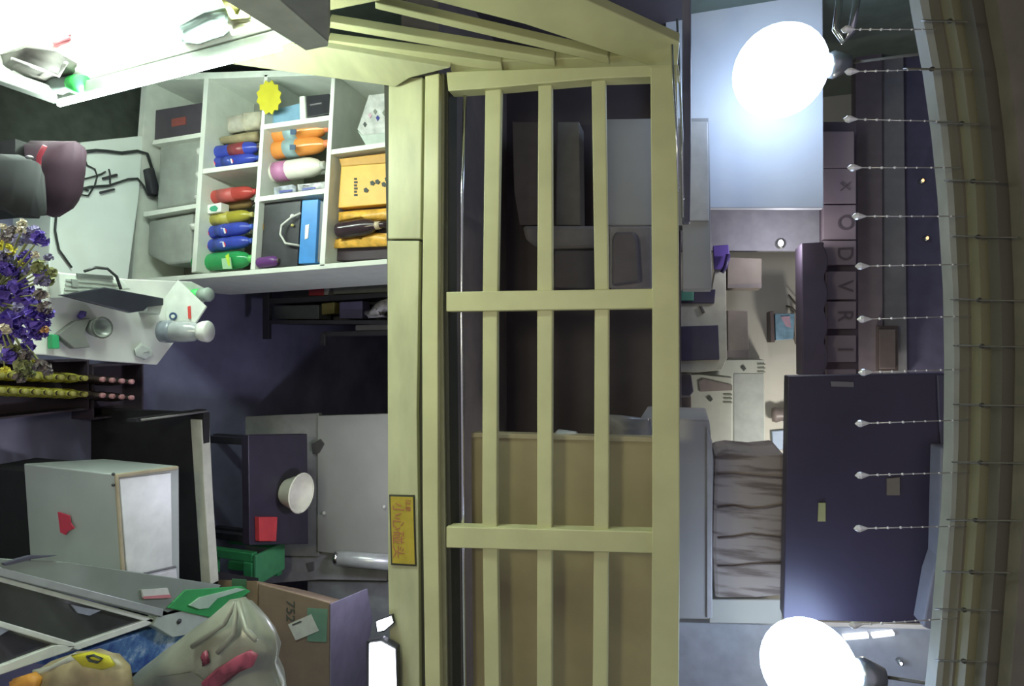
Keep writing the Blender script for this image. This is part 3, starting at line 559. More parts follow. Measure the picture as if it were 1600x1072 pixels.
slabz('brick', [(232, 264), (241, 261), (250, 295), (246, 305), (238, 302)], zp + .045, .043, black, o, .006)
MB().tube([oZ(p, zp + .02) for p in [(125, 238), (150, 235), (165, 236), (190, 239), (215, 236), (230, 240), (237, 262)]], .008, 8).build('lead', cb, o)
MB().tube([oZ(p, zp + .015) for p in [(112, 300), (140, 292), (170, 290), (200, 280), (215, 279), (224, 290), (232, 305), (242, 307), (247, 302)]], .006, 8).build('lead', cb, o)
for k, px in enumerate([[(130, 242), (136, 258), (148, 264), (152, 275), (148, 290), (138, 306), (126, 304), (125, 298)], [(165, 268), (158, 272), (145, 276), (130, 280), (128, 294), (138, 298)], [(170, 264), (172, 272), (172, 290)]]):
    cable('loose_cable', ['thin looped grey cable on the low counter beside the red bag', 'thin grey cable bent between the loop and the plugs', 'short thin cable joining two plugs'][k], px, zp + .012, .004, cb)
for k, px in enumerate([[(162, 277), (184, 271), (185, 275), (163, 281)], [(158, 299), (180, 294), (181, 297), (159, 303)]]):
    tag(slabz('cable_plug', px, zp + .02, .018, black), ['small black plug lying on the low counter, nearer the adapter lead', 'small black plug lying on the low counter, farther from the adapter lead'][k], 'plug')
cable('wall_cable_low', 'thin dark cable running along the left edge of the low counter', [(88, 335), (86, 360), (92, 390), (105, 408), (112, 418)], zp + .012, .005, cb)
o = thing('red_bag', 'dark maroon bag with a red rim beside the low white counter', 'bag', base([oY((60, 270), 1.58)]))
MB().pillow([oY(p, 1.62) for p in [(54, 222), (90, 221), (120, 222), (119, 262), (112, 300), (104, 326), (84, 338), (66, 332), (54, 280)]], .08, .005).build('bag_body', mat('maroon', (.045, .02, .035), .85), o)
MB().tube([oY(p, 1.525) for p in [(70, 228), (61, 245), (60, 265), (64, 285)]], .008, 8).build('red_rim', mat('rim_red', (.28, .03, .05), .35), o)
c_ = oY((56, 278), 1.62); o = thing('bag_stand', 'dark little stand carrying the maroon bag', 'stand', (c_.x, 1.62, 0)); MB().box((c_.x - .13, 1.55, 0), (c_.x + .13, 1.69, c_.z - .004)).build('stand_block', mat('stand_dark', (.02, .02, .022), .8), o)
o = thing('black_sack', 'black sack in the dark corner below the cooler', 'sack', base([oY((0, 270), 1.38)]))
MB().pillow([oY(p, 1.38) for p in [(-60, 236), (20, 240), (46, 250), (48, 300), (52, 340), (36, 338), (0, 322), (-60, 330)]], .09, .008).build('sack_body', mat('sack_black', (.018, .02, .022), .9), o)
MB().ball(oY((46, 246), 1.30), .010, 0, 10, (.6, 1, 1.4)).build('steel_stud', steel, o)

# ================================================================== cooler on the left
XC = -1.0
def oC(p, off=0.0): return oX(p, XC - off)
ck = thing('display_cooler', 'tall lit display cooler at the upper left, its glass side blown white', 'cooler', (-1.35, 1.4, .35))
ifr = mat('cooler_frame', (.42, .47, .42), .4)
fr = [((85, 162), (460, 65)), ]
o_pts = [(85, 163), (461, 66), (456, 63), (90, 156)]
MB().prism([oC(p) for p in o_pts], (-.05, 0, 0)).build('front_post', ifr, ck, bevel=.004)
MB().prism([oC(p) for p in [(85, 163), (-60, 112), (-60, 106), (90, 156)]], (-.05, 0, 0)).build('bottom_rail', ifr, ck, bevel=.004)
A, B = oC((85, 163)), oC((461, 66))
MB().prism([A + Vector((-.05, 0, 0)), B + Vector((-.05, 0, 0)), B + Vector((-.65, 0, 0)), A + Vector((-.65, 0, 0))], (0, .03, 0)).build('side_wall', mat('cooler_side', (.40, .44, .40), .5), ck)
BK = Vector((-.60, 0, 0)); NR = Vector((0, -.95, 0))
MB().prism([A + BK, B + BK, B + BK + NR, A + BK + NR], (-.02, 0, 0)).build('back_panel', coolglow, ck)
MB().prism([A + Vector((-.05, 0, 0)), A + Vector((-.6, 0, 0)), A + Vector((-.6, -.8, 0)), A + Vector((-.05, -.8, 0))], (0, 0, -.04)).build('bottom_panel', white, ck)
MB().prism([A + BK * 1.04 + Vector((0, .02, -.04)), B + BK * 1.04 + Vector((0, .02, .05)), B + BK * 1.04 + NR, A + BK * 1.04 + NR], (-.02, 0, 0)).build('glow_backing', MATS['cooler_side'], ck)  # unseen backing added to keep the panel glow off the left wall
MB().prism([A + Vector((-.06, -.004, .01)), B + Vector((-.06, -.004, -.01)), B + Vector((-.59, -.004, -.01)), A + Vector((-.59, -.004, .01))], (0, -.006, 0)).build('inner_liner', white, ck)
MB().tube([A.lerp(B, .04) + Vector((.014, -.012, 0)), A.lerp(B, .5) + Vector((.014, -.012, 0)), B.lerp(A, .04) + Vector((.014, -.012, 0))], .009, 8).build('lamp_tube', tubeglow, ck)
# white shelves inside
for t in (.33, .66):
    c = A.lerp(B, t); MB().prism([c + Vector((-.22, -.05, 0)), c + Vector((-.55, -.05, 0)), c + Vector((-.55, -.75, 0)), c + Vector((-.22, -.75, 0))], (0, 0, .012)).build('wire_shelf', white, ck)
# top box
hb = [oC(p, -.02) for p in [(478, 76), (513, 70), (516, 40), (516, -200), (420, -200), (420, -10)]]
MB().prism(hb, (-.5, 0, 0)).build('header_box', mat('header_grey', (.16, .17, .16), .5), ck, bevel=.006)
MB().prism([oC(p, -.024) for p in [(335, -10), (250, -80), (330, -80), (425, -10), (513, 66), (512, 72), (478, 79), (458, 66)]], (-.01, 0, 0)).build('header_trim', mat('header_trim', (.40, .43, .36), .5), ck)
o = thing('cooler_bottle', 'bottle with a bright green cap in the lit cooler corner', 'bottle', base([oX((85, 135), XC + .0)]))
a, b = oX((80, 130), -1.09), oX((132, 133), -1.03)
MB().lathe([(.045, 0), (.05, .1), (.05, .5), (.035, .65), (.035, .75)], a, b, 14).build('body', mat('grey_glass', (.24, .30, .28), .3), o)
MB().lathe([(.036, 0), (.038, .2), (.038, 1)], a.lerp(b, .7), b, 14).build('cap', mat('bright_green_cap', (.08, .70, .16), .4), o)
o = thing('wire_basket', 'dim basket of goods with white wires low in the lit cooler', 'basket', base([oX((40, 100), -1.1)]))
MB().pillow([oX(p, -1.10) for p in [(0, 92), (40, 76), (85, 84), (120, 104), (100, 128), (50, 122), (10, 116)]], .04, .01, dirv=(1, 0, 0)).build('goods', mat('dim_goods', (.14, .13, .12), .6, noise=.3), o)
MB().tube([oX((18, 92), -1.04), oX((92, 118), -1.04), oX((103, 98), -1.04)], .007, 6).build('white_wire', white, o)
for (pts, lab, c, X) in [([(280, 42), (320, 20), (356, 12), (360, 40), (345, 62), (310, 70), (285, 62)], 'grey film bundle high in the lit cooler', (.30, .40, .38), -1.1), ([(345, -12), (378, -10), (392, 22), (360, 26)], 'yellow packet at the top of the lit cooler', (.62, .62, .15), -1.08), ([(356, 30), (392, 24), (390, 42), (360, 48)], 'brownish packet under the yellow packet in the cooler', (.28, .28, .18), -1.07), ([(82, 66), (110, 58), (116, 66), (92, 74)], 'pink packet lying in the lit cooler', (.8, .25, .32), -1.25)]:
    t = MB().pillow([oX(p, X) for p in pts], .03, .006, dirv=(1, 0, 0)).build('cooler_packet', mat('pk%d' % pts[0][0], c, .5)); tag(t, lab, 'packet')

# ================================================================== table with devices
zt = .78
tb = thing('white_table', 'white table with a slanting end, strewn with devices, beside the flowers', 'table', (-.1, 1.9, 0))
slabz('tabletop', [(-60, 418), (78, 424), (200, 436), (300, 440), (332, 456), (246, 570), (160, 564), (76, 555), (-60, 548)], zt, .03, white, tb, .004)
for x, y in [(60, 445), (60, 535), (285, 452), (235, 550)]:
    c = oZ((x, y), zt); MB().box((c.x - .018, c.y - .05, 0), (c.x + .018, c.y - .014, zt - .03)).build('leg', mat('table_leg_grey', (.12, .12, .13), .5), tb)
o = thing('card_printer', 'white ribbed device with a dark slot at the near edge of the white table', 'device', oZ((160, 445), zt))
slabz('body', [(92, 426), (190, 436), (205, 452), (160, 455), (95, 466)], zt + .06, .06, mat('device_white', (.70, .76, .68), .5), o)
for k in range(4):
    y = 436 + k * 7; slabz('rib', [(104 - k, y), (186 + k * 3, y + 7), (186 + k * 3, y + 10), (104 - k, y + 3)], zt + .066, .006, mat('rib_grey', (.42, .48, .42), .5), o, 0)
slabz('slot', [(120, 427), (176, 431), (178, 437), (122, 433)], zt + .068, .006, mat('slot_grey', (.16, .18, .16), .5), o, 0)
slabz('button', [(112, 436), (122, 437), (123, 449), (113, 448)], zt + .07, .006, mat('button_grey', (.25, .28, .25), .5), o, 0)
o = thing('black_screen', 'thin black screen panel leaning flat over the white table', 'screen', oZ((180, 470), zt))
slabz('panel', [(94, 461), (165, 449), (256, 466), (256, 477), (232, 480), (225, 486), (204, 489)], zt + .085, .02, mat('screen_black', (.028, .03, .042), .3), o)
slabz('stand', [(230, 476), (256, 474), (250, 492), (232, 488)], zt + .062, .06, mat('stand_white', (.6, .64, .6), .5), o)
o = thing('tent_card', 'white folded card with a blue ring and a red mark at the table end', 'card', oZ((275, 490), zt))
q0 = [oZ((256, 498), zt + .01), oZ((276, 502), zt + .01)]
pts = [oY(p, 2.13) for p in [(254, 470), (278, 437), (322, 478), (300, 512), (262, 508)]]
MB().prism(pts, (0.004, .006, 0)).build('card_sheet', mat('card_white', (.66, .70, .64), .6), o)
ringc = [oY((270 + 6 * math.cos(k * math.pi / 8), 494 + 6 * math.sin(k * math.pi / 8)), 2.125) for k in range(16)]
MB().prism(ringc, (0, .003, 0)).build('blue_mark', mat('mark_blue', (.03, .07, .16), .5), o)
ringc = [oY((270 + 3 * math.cos(k * math.pi / 8), 494.5 + 3 * math.sin(k * math.pi / 8)), 2.123) for k in range(16)]
MB().prism(ringc, (0, .002, 0)).build('mark_centre', MATS['card_white'], o)
MB().prism([oY(p, 2.125) for p in [(293, 479), (297, 478), (298, 498), (294, 498)]], (0, .003, 0)).build('red_mark', mat('mark_red', (.6, .06, .05), .5), o)
o = thing('green_lid_tub', 'small clear tub with a bright green lid behind the folded card', 'tub', oZ((303, 461), .782))
gz = oZ((303, 461), .782); MB().lathe([(.030, 0), (.032, 1)], gz, gz + Vector((0, 0, .045)), 14).build('lid', MATS['bright_green_cap'], o)
MB().lathe([(.032, 0), (.036, .8), (.03, 1)], gz + Vector((0, 0, .045)), gz + Vector((0, 0, .10)), 14).build('tub_body', mat('tub_pale', (.35, .42, .37), .3), o)
o = thing('glass_bottle', 'clear glass bottle with a wide white rim at the table corner', 'bottle', oY((254, 518), 2.06))
a, b = oY((253, 518), 2.06), oY((328, 518), 2.12)
MB().lathe([(.040, 0), (.048, .04), (.048, .5), (.044, .68), (.03, .76), (.03, .82)], a, b, 18).build('body', mat('clear_glass_grey', (.42, .45, .45), .12, noise=.15, alpha=.75), o)
MB().lathe([(.05, 0), (.052, .2), (.052, .6), (.05, 1)], a.lerp(b, .25), a.lerp(b, .0), 18).build('base_water', mat('dark_water', (.2, .23, .26), .2), o)
MB().lathe([(.040, 0), (.047, .3), (.05, .8), (.044, 1)], a.lerp(b, .78), b, 18).build('rim', mat('rim_white', (.62, .64, .6), .3), o)
o = thing('glass_cup', 'round glass ashtray cup with a dark rim on the white table', 'cup', oZ((145, 512), zt))
c = oZ((146, 512), zt)
MB().lathe([(.034, 0), (.042, .6), (.044, 1), (.036, 1), (.03, .2)], c, c + Vector((0, 0, .05)), 20).build('bowl', mat('smoky_glass', (.30, .34, .30), .2), o)
MB().tube([c + Vector((.042 * math.cos(k * math.pi / 10), .042 * math.sin(k * math.pi / 10), .05)) for k in range(21)], .004, 6).build('rim', mat('rim_dark', (.12, .13, .11), .3), o)
o = slabz('grey_note', [(90, 523), (118, 502), (142, 497), (132, 520), (142, 543), (116, 545)], zt + .03, .028, mat('note_grey', (.20, .21, .19), .7)); tag(o, 'grey folded paper wallet beside the glass cup', 'wallet')
o = slabz('green_packet', [(82, 522), (93, 524), (94, 545), (82, 545)], zt + .03, .028, mat('packet_green', (.04, .42, .16), .5)); tag(o, 'small green packet on the table by the flowers', 'packet')
o = MB().pillow([oZ(p, zt + .02) for p in [(122, 494), (128, 485), (134, 487), (132, 494), (125, 499)]], .015, .002, dirv=(0, 0, 1)).build('fallen_petal', mat('petal_violet2', (.10, .07, .30), .7)); tag(o, 'fallen violet petal on the table above the grey wallet', 'petal')
o = MB().pillow([oZ(p, zt + .012) for p in [(210, 545), (220, 536), (236, 545), (240, 556), (226, 562), (212, 556)]], .010, .003, dirv=(0, 0, 1)).build('clear_wrapper', mat('clear_film', (.58, .63, .58), .2)); tag(o, 'crumpled clear wrapper near the pointed table corner', 'wrapper')
cable('bent_cable', 'black cable arching from the ribbed device to the screen', [(132, 424), (150, 418), (168, 420), (182, 432), (189, 452)], zt + .09, .006, cb)

# ================================================================== flowers
YF = 1.25
fb = thing('flower_bouquet', 'bouquet of dried violet and yellow flowers at the near end of the table', 'bouquet', oZ((-60, 470), zt))
petals = {'violet_blossom': mat('violet_petal', (.13, .08, .44), .8, noise=.3, scale=40), 'lilac_blossom': mat('lilac_petal', (.26, .24, .40), .8, noise=.25, scale=40), 'yellow_blossom': mat('yellow_petal', (.62, .56, .07), .8, noise=.2, scale=40), 'cream_blossom': mat('cream_petal', (.62, .56, .44), .8), 'orange_blossom': mat('apricot_petal', (.70, .42, .20), .8), 'green_sprig': mat('sprig_green', (.22, .24, .10), .8), 'grey_sprig': mat('sprig_grey', (.20, .17, .17), .8)}
def cluster(kind, x, y, size, n=26):
    c = oY((x, y), YF + random.uniform(-.06, .06)); sc = size * 1.42 / F * 1.0; mb = MB()
    for k in range(n):
        d = Vector((random.gauss(0, 1), random.gauss(0, 1), random.gauss(0, 1))).normalized(); p = c + d * sc * random.uniform(.35, 1)
        u = d.cross(Vector((random.random(), random.random(), random.random()))).normalized(); v = d.cross(u); r_ = sc * random.uniform(.4, .7)
        mb.add([p - u * r_, p + v * r_ * .8 + d * r_ * .3, p + u * r_, p - v * r_ * .8 + d * r_ * .3, p - d * r_ * .3], [[0, 1, 4], [1, 2, 4], [2, 3, 4], [3, 0, 4]])
    mb.build(kind, petals[kind], fb)
    return c
cs = []
for kind, lst in [('violet_blossom', [(8, 462, 24), (32, 452, 20), (46, 480, 24), (18, 500, 24), (52, 500, 20), (60, 520, 18), (36, 430, 18), (62, 425, 14), (6, 530, 20), (62, 372, 14), (40, 400, 14), (12, 420, 16), (74, 490, 12), (30, 520, 16), (14, 556, 14), (44, 540, 14), (70, 505, 10)]),
                  ('lilac_blossom', [(30, 376, 14), (54, 362, 12), (45, 372, 12), (44, 420, 12), (24, 408, 12), (66, 440, 12), (4, 400, 14), (28, 480, 10), (76, 402, 8)]),
                  ('yellow_blossom', [(8, 384, 12), (14, 392, 10), (4, 396, 10), (34, 411, 7), (18, 388, 9), (48, 565, 8), (8, 578, 8)]),
                  ('cream_blossom', [(36, 348, 8), (34, 360, 8), (4, 354, 7), (55, 398, 8), (8, 514, 10), (6, 536, 9), (70, 460, 8), (30, 350, 6)]),
                  ('orange_blossom', [(66, 508, 9), (60, 516, 8), (70, 515, 7)]),
                  ('green_sprig', [(60, 418, 14), (72, 436, 14), (80, 425, 10), (20, 545, 12), (40, 582, 16), (34, 572, 13), (54, 575, 10)]),
                  ('grey_sprig', [(70, 480, 12), (62, 460, 12), (40, 556, 12), (66, 572, 14), (74, 580, 10), (30, 590, 12), (22, 360, 12), (10, 370, 12)])]:
    for x, y, s_ in lst: cs.append(cluster(kind, x, y, s_))
root = oZ((-60, 470), zt) + Vector((0, 0, .05))
mb = MB()
for c in cs: mb.tube([root + Vector((random.uniform(-.02, .02), random.uniform(-.02, .02), 0)), (root + c) / 2 + Vector((0, 0, .05)), c], .0025, 4)
st = mb.build('stems', petals['green_sprig'], fb); st['kind'] = 'stuff'
r0 = root - Vector((0, 0, .05)); MB().lathe([(.05, 0), (.07, .3), (.05, .8), (.06, 1)], r0, r0 + Vector((0, 0, .18)), 18).build('vase', mat('vase_white', (.6, .6, .58), .3), fb)

# ================================================================== beer bottles in crates
zc = .30
def crate(name, label, x0, x1, y0, y1):
    c = [oZ((x0, y0), .14), oZ((x1, y0), .14), oZ((x1, y1), .14), oZ((x0, y1), .14)]
    t = thing(name, label, 'crate', base(c) - Vector((0, 0, .14))); xs = [p.x for p in c]; yy = [p.y for p in c]
    X0, X1, Y0, Y1 = min(xs), max(xs), min(yy), max(yy); m = mat('crate_plum', (.055, .04, .055), .6)
    MB().box((X0, Y0, 0), (X1, Y1, .02)).build('bottom', m, t)
    for bx in [((X0, Y0, .02), (X0 + .01, Y1, .15)), ((X1 - .01, Y0, .02), (X1, Y1, .15)), ((X0 + .01, Y0, .02), (X1 - .01, Y0 + .01, .15)), ((X0 + .01, Y1 - .01, .02), (X1 - .01, Y1, .15))]: MB().box(*bx).build('side', m, t)
crate('bottle_crate', 'dark crate of gold-necked beer bottles nearest the flowers', -40, 137, 566, 640)
crate('bottle_crate', 'dark crate of pink-capped beer bottles at the aisle', 142, 222, 570, 646)
bm_ = mat('beer_glass', (.05, .035, .03), .25); foil = mat('gold_foil', (.46, .43, .06), .4, noise=.2, scale=60); pinkcap = mat('pink_cap', (.60, .30, .32), .4); gcap = mat('olive_cap', (.36, .34, .08), .4)
def beer(x, y, lab, gold, grp):
    c = oZ((x, y), zc); t = thing('beer_bottle', lab, 'bottle', (c.x, c.y, .022), grp); a = Vector((c.x, c.y, .022)); b = Vector((c.x, c.y, zc))
    MB().lathe([(.024, 0), (.0255, .05), (.0255, .5), (.02, .65), (.013, .78), (.012, .97)], a, b, 12).build('body', bm_, t)
    MB().lathe([(.0125, 0), (.0135, .1), (.0135, .85), (.011, 1)], a.lerp(b, .94), b + Vector((0, 0, .003)), 12).build('cap', gcap if gold else pinkcap, t)
    if gold: MB().lathe([(.0262, 0), (.0262, .35), (.022, .6), (.0145, .85), (.0142, 1)], a.lerp(b, .40), a.lerp(b, .9), 12).build('foil_neck', foil, t)
for rI, (ya, yb, rl) in enumerate([(586, 592, 'row nearer the table'), (610, 617, 'row farther from the table')]):
    for k in range(8): beer(4 + k * 18.6, ya + (yb - ya) * k / 8 , 'gold-necked beer bottle, %s in the %s' % (['first', 'second', 'third', 'fourth', 'fifth', 'sixth', 'seventh', 'eighth'][k], rl), True, 'gold-necked beer bottles')
    for k in range(4): beer(162 + k * 15, yb + 1 + k * 1.2, 'pink-capped beer bottle, %s in the %s' % (['first', 'second', 'third', 'fourth'][k], rl), False, 'pink-capped beer bottles')

# ================================================================== dark counter and white cooler box
dk = mat('counter_dark', (.014, .013, .016), .85, noise=.15)
o = thing('dark_counter', 'dark three-sided counter with a white cap around the white box', 'counter', (.8, 2.2, 0))
wcap = mat('white_cap', (.52, .52, .44), .5)
a = oY((300, 655), 2.36); b = oY((326, 912), 2.36)
MB().box((.36, 2.36, 0), (1.22, 2.40, .775)).build('back_board', dk, o)
slab('white_cap', [(297, 655), (314, 656), (320, 780), (329, 914), (314, 914), (305, 780)], 2.352, .055, wcap, o)
MB().box((.345, 2.0, .70), (.36, 2.40, .755)).build('side_board', dk, o)
MB().tube([Vector((.352, 2.02, .762)), Vector((.352, 2.38, .775))], .006, 6).build('side_cap', mat('dull_cap', (.20, .19, .19), .5), o)
o = thing('white_cooler_box', 'white chest box with a red sticker on its front and a pale inset lid', 'box', (.8, 1.9, .1))
wb = mat('shaded_white', (.40, .44, .42), .5, noise=.06, scale=4)  # white darkened to carry the shade on the box front
top = [oZ((181, 741), .9), oZ((280, 728), .9), oZ((281, 908), .9), oZ((192, 912), .9)]
fr0 = [oY((48, 728), top[0].y - .06), oY((58, 900), top[0].y - .06)]
mb = MB(); bz = .41
lowr = [Vector((top[0].x - .02, top[0].y - .03, bz)), Vector((top[1].x, top[1].y + .02, bz)), Vector((top[2].x, top[2].y + .02, bz)), Vector((top[3].x + .02, top[3].y - .03, bz))]
mb.add(top + lowr, [[0, 1, 2, 3], [7, 6, 5, 4], [0, 4, 5, 1], [1, 5, 6, 2], [2, 6, 7, 3], [3, 7, 4, 0]]); mb.build('body', wb, o, bevel=.006)
slabz('lid_inset', [(186, 748), (268, 738), (270, 904), (200, 908)], .906, .01, mat('lid_white', (.74, .77, .76), .35), o)
slabz('lid_frame', [(181, 741), (186, 741), (198, 912), (192, 912)], .912, .012, mat('beige_edge', (.42, .36, .24), .6), o)
slabz('lid_frame', [(181, 741), (279, 728), (279, 734), (186, 747)], .912, .012, MATS['beige_edge'], o)
slabz('handle_bar', [(226, 895), (276, 884), (277, 887), (228, 898)], .92, .012, mat('handle_dark', (.12, .12, .13), .4), o)
slabz('lid_end', [(232, 899), (276, 889), (278, 908), (228, 908)], .915, .012, mat('lid_bright', (.8, .82, .84), .3), o)
f0 = lambda x, y: oY((x, y), top[0].y - .012)
MB().prism([f0(*p) for p in [(90, 800), (108, 806), (110, 818), (116, 826), (106, 830), (102, 836), (94, 832)]], (0, .004, 0)).build('red_sticker', mat('sticker_red', (.55, .04, .08), .6), o)
for x, y in [(177, 741), (177, 758)]: MB().ball(f0(x, y), .007, 0, 8).build('screw', black, o)
o = thing('box_stand', 'dark low stand under the white chest box', 'stand', (.8, 1.9, 0)); MB().box((.58, 1.84, 0), (1.0, 2.08, .40)).build('stand_body', dk, o)

# ================================================================== freezer
zf = .95
fz = thing('chest_freezer', 'ice cream chest freezer with two sliding dark glass lids', 'freezer', (1.05, 1.6, 0))
fw_ = mat('freezer_white', (.74, .80, .72), .4)
MB().prism([oZ(p, zf - .03) for p in [(-60, 885), (0, 905), (246, 973), (130, 1012), (0, 1052), (-60, 1070)]], (0, 0, -zf + .04)).build('body', mat('freezer_body', (.40, .43, .42), .5), fz)
slabz('lid_glass', [(-60, 890), (0, 908), (232, 972), (112, 1006), (0, 972), (-60, 955)], zf - .01, .012, glassd, fz, 0)
slabz('lid_glass', [(-60, 966), (0, 984), (86, 1010), (0, 1040), (-60, 1058)], zf - .012, .012, mat('freezer_glass2', (.05, .05, .065), .12, noise=.2, scale=4), fz, 0)
for px in [[(-60, 884), (0, 901), (248, 968), (246, 976), (0, 909), (-60, 892)], [(-60, 955), (0, 970), (118, 1005), (110, 1013), (0, 980), (-60, 964)], [(236, 966), (250, 971), (122, 1016), (108, 1010)], [(86, 1008), (120, 1008), (108, 1018), (0, 1055), (-60, 1076), (-60, 1060), (0, 1041)]]:
    slabz('lid_frame', px, zf + .006, .02, fw_, fz, .003)
slabz('glass_label', [(112, 945), (134, 950), (158, 954), (140, 962), (122, 958)], zf + .0, .008, mat('freezer_label', (.35, .40, .48), .5), fz, 0)
slabz('glass_label', [(0, 975), (22, 980), (0, 993)], zf + .0, .008, MATS['freezer_label'], fz, 0)
# glass upstand / ledge of the freezer
slabz('glass_ledge', [(-60, 868), (48, 876), (105, 878), (346, 914), (318, 948), (248, 965), (0, 900), (-60, 882)], zf + .02, .02, glassg, fz, .003)
slabz('ledge_edge', [(0, 886), (40, 897), (256, 952), (254, 964), (0, 900)], zf + .026, .01, mat('ledge_grey', (.33, .36, .36), .3), fz, .002)
slabz('ledge_vent', [(5, 880), (50, 868), (92, 868), (50, 874), (8, 884)], zf + .03, .02, mat('vent_dark', (.07, .07, .10), .5), fz, .002)
slabz('price_label', [(222, 922), (262, 919), (266, 931), (224, 934)], zf + .030, .008, mat('price_white', (.58, .60, .56), .6), fz, 0)
slabz('price_label_edge', [(224, 932), (266, 929), (268, 934), (225, 936)], zf + .031, .008, mat('price_red', (.5, .18, .2), .6), fz, 0)
slabz('green_end', [(290, 922), (378, 916), (392, 924), (330, 965), (262, 950)], zf + .028, .012, mat('freezer_green', (.03, .30, .08), .5), fz, .002)
slabz('end_lettering', [(296, 946), (312, 934), (372, 919), (384, 921), (340, 935), (326, 950), (312, 952)], zf + .036, .008, mat('letter_pale', (.34, .48, .36), .6), fz, 0)
slabz('end_block', [(250, 952), (262, 949), (330, 965), (318, 988), (270, 996), (240, 978)], zf + .020, .05, mat('end_grey_green', (.40, .47, .42), .5), fz, .003)
MB().ball(oZ((280, 971), zf + .022), .012, 0, 10, (1, 1, .5)).build('end_knob', black, fz)
# blue carton
sm = bpy.data.materials.new('snow_peaks'); sm.use_nodes = True; nt = sm.node_tree; b = nt.nodes['Principled BSDF']; b.inputs['Roughness'].default_value = .5
tc = nt.nodes.new('ShaderNodeTexCoord'); nz = nt.nodes.new('ShaderNodeTexNoise'); nz.inputs['Scale'].default_value = 7; nz.inputs['Detail'].default_value = 8; nz.inputs['Roughness'].default_value = .7
rp = nt.nodes.new('ShaderNodeValToRGB'); rp.color_ramp.elements[0].position = .42; rp.color_ramp.elements[0].color = (.03, .08, .28, 1); rp.color_ramp.elements[1].position = .62; rp.color_ramp.elements[1].color = (.42, .55, .66, 1)
e_ = rp.color_ramp.elements.new(.52); e_.color = (.08, .20, .42, 1)
nt.links.new(tc.outputs['Object'], nz.inputs['Vector']); nt.links.new(nz.outputs['Fac'], rp.inputs[0]); nt.links.new(rp.outputs[0], b.inputs['Base Color'])
o = thing('blue_carton', 'blue carton printed with snowy peaks beside the freezer lid corner', 'carton', (1.25, 1.8, .80))
MB().prism([oZ(p, .93) for p in [(132, 1017), (240, 982), (300, 976), (296, 1002), (220, 1050), (160, 1060)]], (0, 0, -.9)).build('carton_body', sm, o, bevel=.004)
# bags
o = thing('white_plastic_bag', 'bulging white plastic bag with red print in the lower right corner of the shop', 'bag', base([oY((200, 1050), 1.75)]))
ringb = [(190, 1078), (222, 1044), (256, 1018), (300, 986), (340, 956), (360, 938), (378, 936), (394, 952), (408, 968), (424, 990), (432, 1015), (428, 1040), (440, 1070), (446, 1120), (300, 1130), (200, 1120)]
bagm = mat('bag_film', (.27, .28, .22), .3, noise=.12, scale=6, bump=.4)
MB().pillow([oY(p, 1.78) for p in ringb], .12, .004, layers=7).build('bag_body', bagm, o)
for pts in [[(316, 1066), (338, 1046), (366, 1028), (392, 1016), (404, 1022), (396, 1040), (372, 1050), (350, 1068), (336, 1078), (318, 1080)], [(316, 1020), (322, 1016), (326, 1036), (318, 1042)]]:
    MB().pillow([oY(p, 1.655) for p in pts], .012, .003).build('red_print', mat('bag_red', (.26, .055, .085), .5, noise=.4, scale=18), o)
for pts in [[(368, 940), (350, 975), (300, 1010)], [(372, 940), (385, 985), (400, 1000)], [(370, 940), (366, 990), (340, 1020)]]:
    MB().tube([oY(p, 1.70 - .02 * i) for i, p in enumerate(pts)], .010, 6).build('crease', bagm, o)
o = thing('yellow_label_bag', 'brown crackly bag with a bright yellow label in front of the freezer lids', 'bag', base([oY((60, 1050), 1.4)]))
MB().pillow([oY(p, 1.42) for p in [(20, 1085), (50, 1052), (80, 1034), (116, 1020), (150, 1016), (182, 1026), (200, 1044), (206, 1080), (200, 1120), (40, 1120)]], .06, .004).build('bag_body', mat('bag_brown', (.33, .27, .15), .4, noise=.25, scale=12), o)
MB().pillow([oY(p, 1.365) for p in [(112, 1024), (140, 1019), (170, 1026), (180, 1040), (160, 1046), (130, 1040)]], .012, .002).build('yellow_label', mat('label_bright', (.52, .48, .03), .5), o)
MB().tube([oY(p, 1.35) for p in [(136, 1026), (146, 1024), (160, 1030), (152, 1035), (140, 1032), (136, 1026)]], .004, 6).build('label_mark', MATS['print_ink'], o)
o = MB().pillow([oY(p, 1.36) for p in [(20, 1062), (50, 1052), (62, 1062), (58, 1085), (24, 1090)]], .03, .003).build('orange_packet', mat('pk_orange', (.55, .25, .04), .5)); tag(o, 'orange packet at the bottom edge below the freezer lids', 'packet')
o = MB().pillow([oY(p, 1.40) for p in [(52, 1048), (80, 1040), (116, 1022), (128, 1026), (90, 1052), (64, 1064)]], .02, .003).build('clear_packet', mat('pk_clear', (.42, .43, .36), .3)); tag(o, 'dull clear packet tucked between the freezer frame and the brown bag', 'packet')

# ================================================================== cartons at right
YC = 2.5
o = thing('brown_shipping_carton', 'brown shipping carton with a tilted white label on its front', 'carton', base([oY((400, 1000), YC)]))
slab('front', [(404, 912), (500, 938), (514, 942), (516, 1180), (404, 1180)], YC, .015, card, o)
bk = [oY(p, YC + .02) for p in [(404, 912), (515, 942), (516, 1180), (404, 1180)]]
MB().prism(bk, (.19, .38, 0)).build('body', card, o)
tz = oY((515, 942), YC).z
MB().prism([oZ(p, tz + .006) for p in [(517, 944), (574, 920), (582, 968), (576, 1010), (576, 1180), (517, 1180)]], (0, 0, -.006)).build('top_flap', mat('slate_flap', (.20, .19, .26), .6), o)
slab('white_label', [(450, 976), (486, 960), (498, 986), (462, 1001)], YC - .004, .004, mat('label_paper', (.58, .58, .50), .7), o, 0)
slab('label_line', [(456, 976), (470, 970), (471, 972), (457, 978)], YC - .006, .003, MATS['print_ink'], o, 0)
